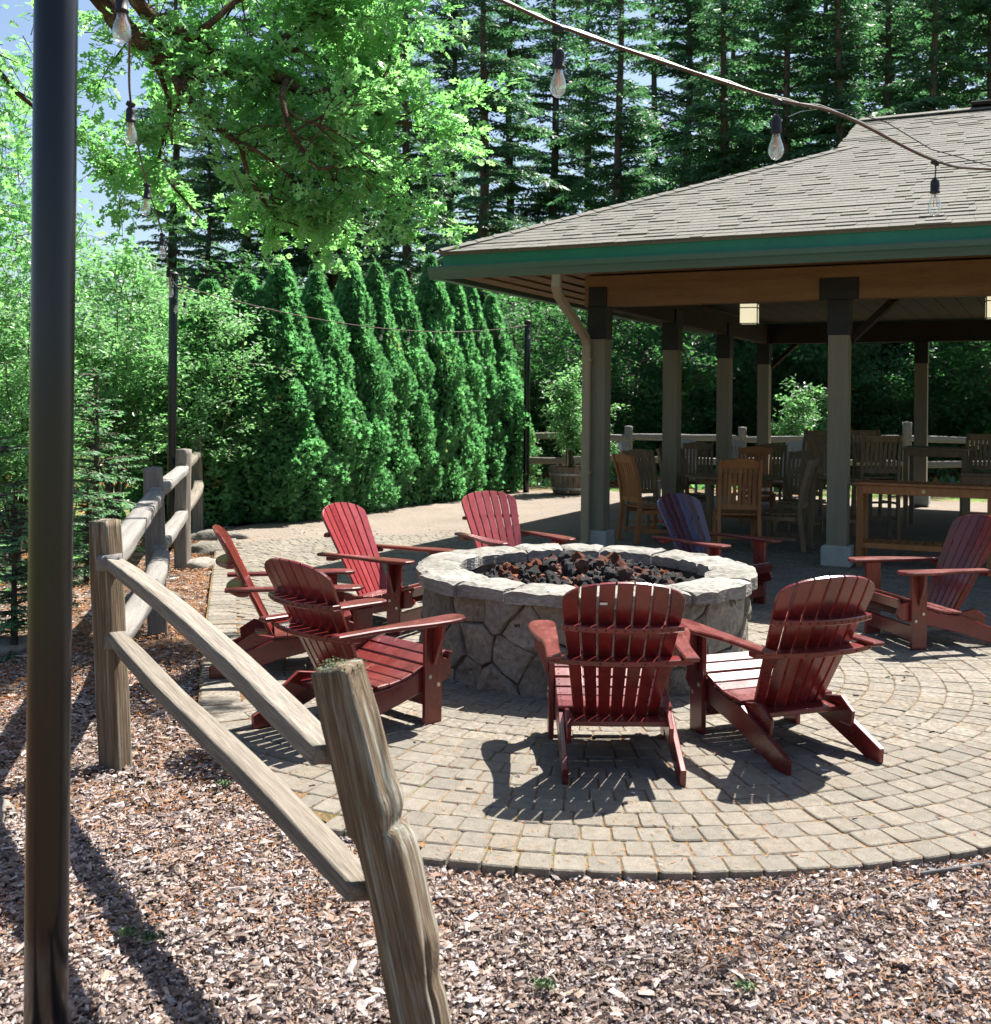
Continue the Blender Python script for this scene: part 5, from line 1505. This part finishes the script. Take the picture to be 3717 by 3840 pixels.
for i, ((px, d, s, k), w_) in enumerate(zip(us, where)):
    put_shrub('understory_tree', MP[k], X(px, d), d, s, i * 2.3, 'green leafy understory tree ' + w_, 'tree', 'leafy understory trees in the forest edge')
BR = shrub_meshes(71, 1.75, .62, 9, 3800, .075, OVAL_V, OVAL_F, 'dogleaf', low=.25, spread=.1)
put_shrub('potted_shrub', BR, 1.42, 21.3, 1.18, 0, 'light green shrub growing in the barrel planter', 'shrub', z=.44)
put_shrub('shrub', BR, X(1525, 24.2), 24.2, 1.35, 1, 'bright sunlit bush behind the back fence, left of the footed post', 'shrub', 'small bushes by the back fence')
put_shrub('shrub', BR, X(1570, 25.5), 25.5, 1.3, 2, 'bush touching the left edge of the footed post behind the back fence', 'shrub', 'small bushes by the back fence')
put_shrub('shrub', BR, X(1000, 23.6), 23.6, .8, 4, 'low bush behind the fence at the end of the hedge', 'shrub', 'small bushes by the back fence')
put_shrub('shrub', BR, X(1150, 24.0), 24.0, .9, 5, 'low bush behind the fence right of the barrel', 'shrub', 'small bushes by the back fence')

# ground cover in the open field beyond the fence and on the forest edge
g = np.random.default_rng(77)
N = 60000
y = g.uniform(9.5, 46, N); x = g.uniform(-26, 20, N)
ok = (x < -.24 * y - 1.6) | (y > 23.5) | ((x < -.24 * y - .4) & (y > 15))
ok &= np.abs(x) < .5 * y + 1
x, y = x[ok], y[ok]
hz = np.array([fz(a, b) for a, b in zip(x, y)])
msk = np.array([nz(a * .5, b * .5, 3) for a, b in zip(x, y)]); k = msk > -.12; xg, yg, hg = x[k], y[k], hz[k]; N = len(xg)
d = g.normal(0, .5, (N, 3)) + np.array([0, 0, .8])
me = scatter('ground_cover', OVAL_V, OVAL_F, np.stack([xg, yg, hg], 1), frames(d, g.normal(0, 1, (N, 3))), g.uniform(.08, .26, N), M['dogleaf'], g.random(N))
tag(link('ground_cover', me), 'low green plants covering the open ground beyond the fence', 'ground cover', kind='stuff')
k = ~k | (g.random(len(x)) < .25); xg, yg, hg = x[k], y[k], hz[k]; N = len(xg)
d = g.normal(0, 1, (N, 3)) * np.array([1, 1, .25])
me = scatter('leaf_litter', OVAL_V, OVAL_F, np.stack([xg, yg, hg + .03], 1), frames(d, np.array([0, 0, 1.0]) + g.normal(0, .3, (N, 3))), g.uniform(.12, .3, N), M['needle'], g.random(N))
tag(link('leaf_litter', me), 'rusty dead leaves scattered over the open ground beyond the fence', 'leaf litter', kind='stuff')

# the big oak over the fence
oak = empty('oak_tree', (-7.2, 9.6, -.05)); tag(oak, 'spreading oak with mossy dark limbs hanging in from the upper left', 'tree')
def W(pts): return [Vector(p) - Vector((-7.2, 9.6, -.05)) for p in pts]
tr = [(-7.2, 9.6, -.1), (-7.15, 9.6, 1.5), (-7.0, 9.5, 3.2), (-6.5, 9.4, 4.6), (-5.9, 9.3, 5.6)]
MB().tube(smoothpts(W(tr), 5), [.42 - .008 * i for i in range(21)], 16, jit=.06, rnd=random.Random(4)).obj('trunk', M['oakbark'], oak, smooth=True)
LIMB = {
 'A': ([(-5.9, 9.3, 5.6), (-4.6, 9.0, 6.3), (-3.5, 8.8, 6.1), (-2.92, 8.82, 5.32), (-2.88, 8.91, 4.9), (-2.8, 9.06, 4.78), (-2.69, 9.18, 4.74), (-2.47, 9.27, 4.63), (-2.33, 9.36, 4.59), (-2.0, 9.45, 4.54), (-1.66, 9.54, 4.7)], .11, .022),
 'B': ([(-6.5, 9.4, 4.8), (-5.2, 9.0, 5.7), (-4.1, 8.9, 5.75), (-3.43, 8.93, 5.36), (-3.2, 8.99, 4.93), (-3.04, 9.05, 4.72), (-2.92, 9.11, 4.61), (-2.76, 9.17, 4.51), (-2.67, 9.23, 4.4), (-2.31, 9.29, 4.39), (-2.02, 9.35, 4.41), (-1.8, 9.41, 4.38), (-1.7, 9.47, 4.33), (-1.32, 9.53, 4.31), (-1.21, 9.59, 4.3), (-1.06, 9.65, 4.2), (-.94, 9.71, 4.12), (-.76, 9.77, 4.13)], .13, .014),
 'B2': ([(-1.21, 9.59, 4.3), (-1.08, 9.51, 4.4), (-.99, 9.69, 4.5), (-.95, 9.87, 4.74), (-.91, 10.05, 5.01)], .026, .008),
 'C': ([(-2.67, 9.23, 4.4), (-2.53, 8.95, 4.23), (-2.45, 8.9, 4.08), (-2.33, 8.93, 3.94), (-2.11, 9.03, 3.77), (-2.07, 9.13, 3.64), (-2.0, 9.23, 3.48), (-1.95, 9.33, 3.35), (-1.83, 9.43, 3.22), (-1.56, 9.53, 3.15)], .045, .007),
 'C2': ([(-2.11, 9.03, 3.77), (-1.93, 8.96, 3.69), (-1.72, 9.18, 3.55), (-1.58, 9.4, 3.43)], .022, .007),
 'D': ([(-1.8, 9.41, 4.38), (-1.72, 9.0, 4.2), (-1.65, 8.76, 3.91), (-1.55, 8.79, 3.69), (-1.43, 8.92, 3.54), (-1.26, 9.04, 3.59), (-1.12, 9.17, 3.6), (-.92, 9.3, 3.53)], .032, .008),
 'E': ([(-1.70, 8.9, 4.0), (-1.39, 8.76, 3.84), (-1.22, 8.98, 3.84), (-1.07, 9.21, 3.79)], .020, .007),
 'G': ([(-2.67, 9.23, 4.4), (-2.53, 8.75, 4.18), (-2.53, 8.86, 4.08), (-2.64, 9.08, 3.98), (-2.70, 9.3, 3.81)], .03, .008),
 'H': ([(-2.5, 9.2, 4.66), (-2.3, 9.05, 4.75), (-2.15, 9.15, 4.95), (-1.9, 9.38, 5.3), (-1.6, 9.6, 5.79), (-1.0, 9.9, 6.1)], .035, .015),
 'I': ([(-2.0, 9.45, 4.54), (-1.72, 9.36, 4.77), (-1.41, 9.58, 5.03), (-1.08, 9.8, 5.38), (-.6, 10, 5.6)], .028, .010),
 'J': ([(-4.6, 9.0, 6.3), (-3.2, 8.6, 6.9), (-1.8, 8.9, 7.1), (-.4, 9.3, 7.2), (.8, 9.6, 7.1)], .10, .03),
 'K': ([(-5.9, 9.3, 5.6), (-5.0, 10.2, 6.6), (-3.8, 10.6, 7.4), (-2.4, 10.9, 7.6), (-1.2, 11.2, 7.4)], .12, .03),
 'N': ([(-5.2, 9.0, 5.7), (-4.6, 9.4, 4.9), (-4.0, 9.7, 4.2), (-3.5, 10.0, 3.9)], .05, .01),
 'O': ([(-2.9, 9.1, 4.6), (-2.75, 9.4, 4.2), (-2.9, 9.7, 3.7), (-2.6, 9.9, 3.3)], .03, .008),
}
rr = random.Random(90); g = np.random.default_rng(91)
twigs = []; tw = MB()
keepout = lambda p: True
for key, (pts, r0, r1) in LIMB.items():
    P_ = smoothpts(W(pts), 5)
    P_ = [p + Vector((nz(p.x * 4, p.z * 4) * .03, 0, nz(p.z * 4, p.x * 4, 2) * .03)) for p in P_]
    n = len(P_)
    MB().tube(P_, [(r0 + (r1 - r0) * (i / (n - 1)) ** .7) for i in range(n)], 9, jit=.16, rnd=rr).obj('limb', M['oakbark'], oak, smooth=True)
    i0 = {'A': .45, 'B': .28, 'J': .2, 'K': .25, 'N': .2}.get(key, .1)
    cnt = {'A': 13, 'B': 24, 'C': 12, 'D': 14, 'H': 14, 'I': 14, 'J': 15, 'K': 4, 'O': 6, 'N': 10}.get(key, 7)
    for _ in range(cnt):
        t = rr.uniform(i0, 1) * (n - 1.01); i = int(t); p = P_[i].lerp(P_[i + 1], t - i)
        d = Vector((rr.uniform(-.6, 1), rr.uniform(-.35, 1.0), rr.uniform(-.75, .75))).normalized()
        L = rr.uniform(.18, .72) * (1.0 if key not in ('J', 'K') else 1.3)
        a = p + d * L * .5 + Vector((rr.uniform(-.05, .05), 0, rr.uniform(-.06, .06))); b = p + d * L + Vector((0, 0, -.04))
        tw.tube([p, a, b], [.009, .006, .003], 4, cap=False)
        for s in (.5, .8, 1.0):
            twigs.append((p.lerp(b, s), d))
        for _k in range(2):
            d2 = (d + Vector((rr.uniform(-.8, .8), rr.uniform(-.8, .8), rr.uniform(-.7, .5)))).normalized(); c = b + d2 * rr.uniform(.12, .34)
            tw.tube([a.lerp(b, .6), c], [.005, .0025], 3, cap=False); twigs.append((c, d2)); twigs.append((a.lerp(c, .6), d2))
# extra leafy masses hanging in open air beside the twigs
for (cx, cy, cz, sx, sy, sz, n) in [(-.9, 9.9, 4.9, .55, .5, .42, 120), (-1.4, 9.6, 5.1, .7, .4, .35, 130), (-2.1, 9.3, 5.0, .5, .3, .3, 60), (-1.3, 9.5, 3.45, .5, .35, .16, 70), (-1.9, 9.4, 3.25, .35, .3, .12, 45),
                                  (-2.9, 9.3, 3.6, .3, .3, .35, 50), (-3.6, 9.6, 4.6, .35, .4, .4, 50), (-.7, 9.8, 4.3, .3, .3, .2, 40), (-.9, 9.5, 3.7, .25, .3, .2, 35), (-4.6, 10.6, 3.9, .5, .5, .5, 40)]:
    for _ in range(int(n * .33)):
        c = Vector((g.normal(cx, sx * .62), g.normal(cy, sy * .6), g.normal(cz, sz * .62))) - Vector((-7.2, 9.6, -.05))
        d = Vector(g.normal(0, 1, 3)).normalized(); twigs.append((c, d)); tw.tube([c - d * .2, c], [.005, .0025], 3, cap=False)
tw.obj('twigs', M['oakbark'], oak)['kind'] = 'stuff'
T0 = np.array([tuple(t[0]) for t in twigs]); D0 = np.array([tuple(t[1]) for t in twigs])
K = 10
pos = np.repeat(T0, K, 0) + g.normal(0, .05, (len(T0) * K, 3))
_k = (pos[:, 1] + 9.6 > 9.0) | (g.random(len(pos)) < .3); pos = pos[_k]; N = len(pos)
d = np.repeat(D0, K, 0)[_k] * .5 + g.normal(0, .75, (N, 3)) * np.array([1, 1, .6]) + np.array([0, 0, -.12])
me = scatter('foliage', OAK_V, OAK_F, pos, frames(d, np.array([0, 0, 1.0]) + g.normal(0, .55, (N, 3))), g.uniform(.085, .155, N), M['oakleaf'], g.random(N))
link('foliage', me, oak)
# second oak, cut by the left edge
oak2 = empty('oak_tree', (-8.6, 14.5, -.05)); tag(oak2, 'oak whose bright leaves fill the upper left corner behind the near pole', 'tree')
MB().tube([(0, 0, 0), (.1, 0, 2), (.5, 0, 4), (1.3, -.2, 6), (2.0, -.3, 7.5)], [.2, .17, .12, .08, .04], 10, jit=.08, rnd=rr).obj('trunk', M['oakbark'], oak2, smooth=True)
tw = MB(); T = []
for (cx, cz, sx, sz, n) in [(2.5, 5.1, .35, .5, 70), (2.2, 4.1, .35, .6, 80), (2.6, 3.3, .5, .4, 60), (1.6, 6.5, .5, .5, 50), (1.7, 3.0, .5, .8, 80)]:
    for _ in range(n):
        c = Vector((g.normal(cx, sx), g.normal(-.4, .5), g.normal(cz, sz))); dd = Vector(g.normal(0, 1, 3)).normalized(); T.append((c, dd)); tw.tube([c - dd * .3, c], [.007, .003], 3, cap=False)
tw.obj('twigs', M['oakbark'], oak2)['kind'] = 'stuff'
T0 = np.array([tuple(t[0]) for t in T]); D0 = np.array([tuple(t[1]) for t in T]); K = 14
pos = np.repeat(T0, K, 0) + g.normal(0, .09, (len(T0) * K, 3)); N = len(pos)
d = np.repeat(D0, K, 0) * .5 + g.normal(0, .75, (N, 3)) * np.array([1, 1, .6])
link('foliage', scatter('foliage', OAK_V, OAK_F, pos, frames(d, np.array([0, 0, 1.0]) + g.normal(0, .55, (N, 3))), g.uniform(.09, .15, N), M['oakleaf'], g.random(N)), oak2)
for _m in list(bpy.data.meshes):
    if _m.users == 0: bpy.data.meshes.remove(_m)
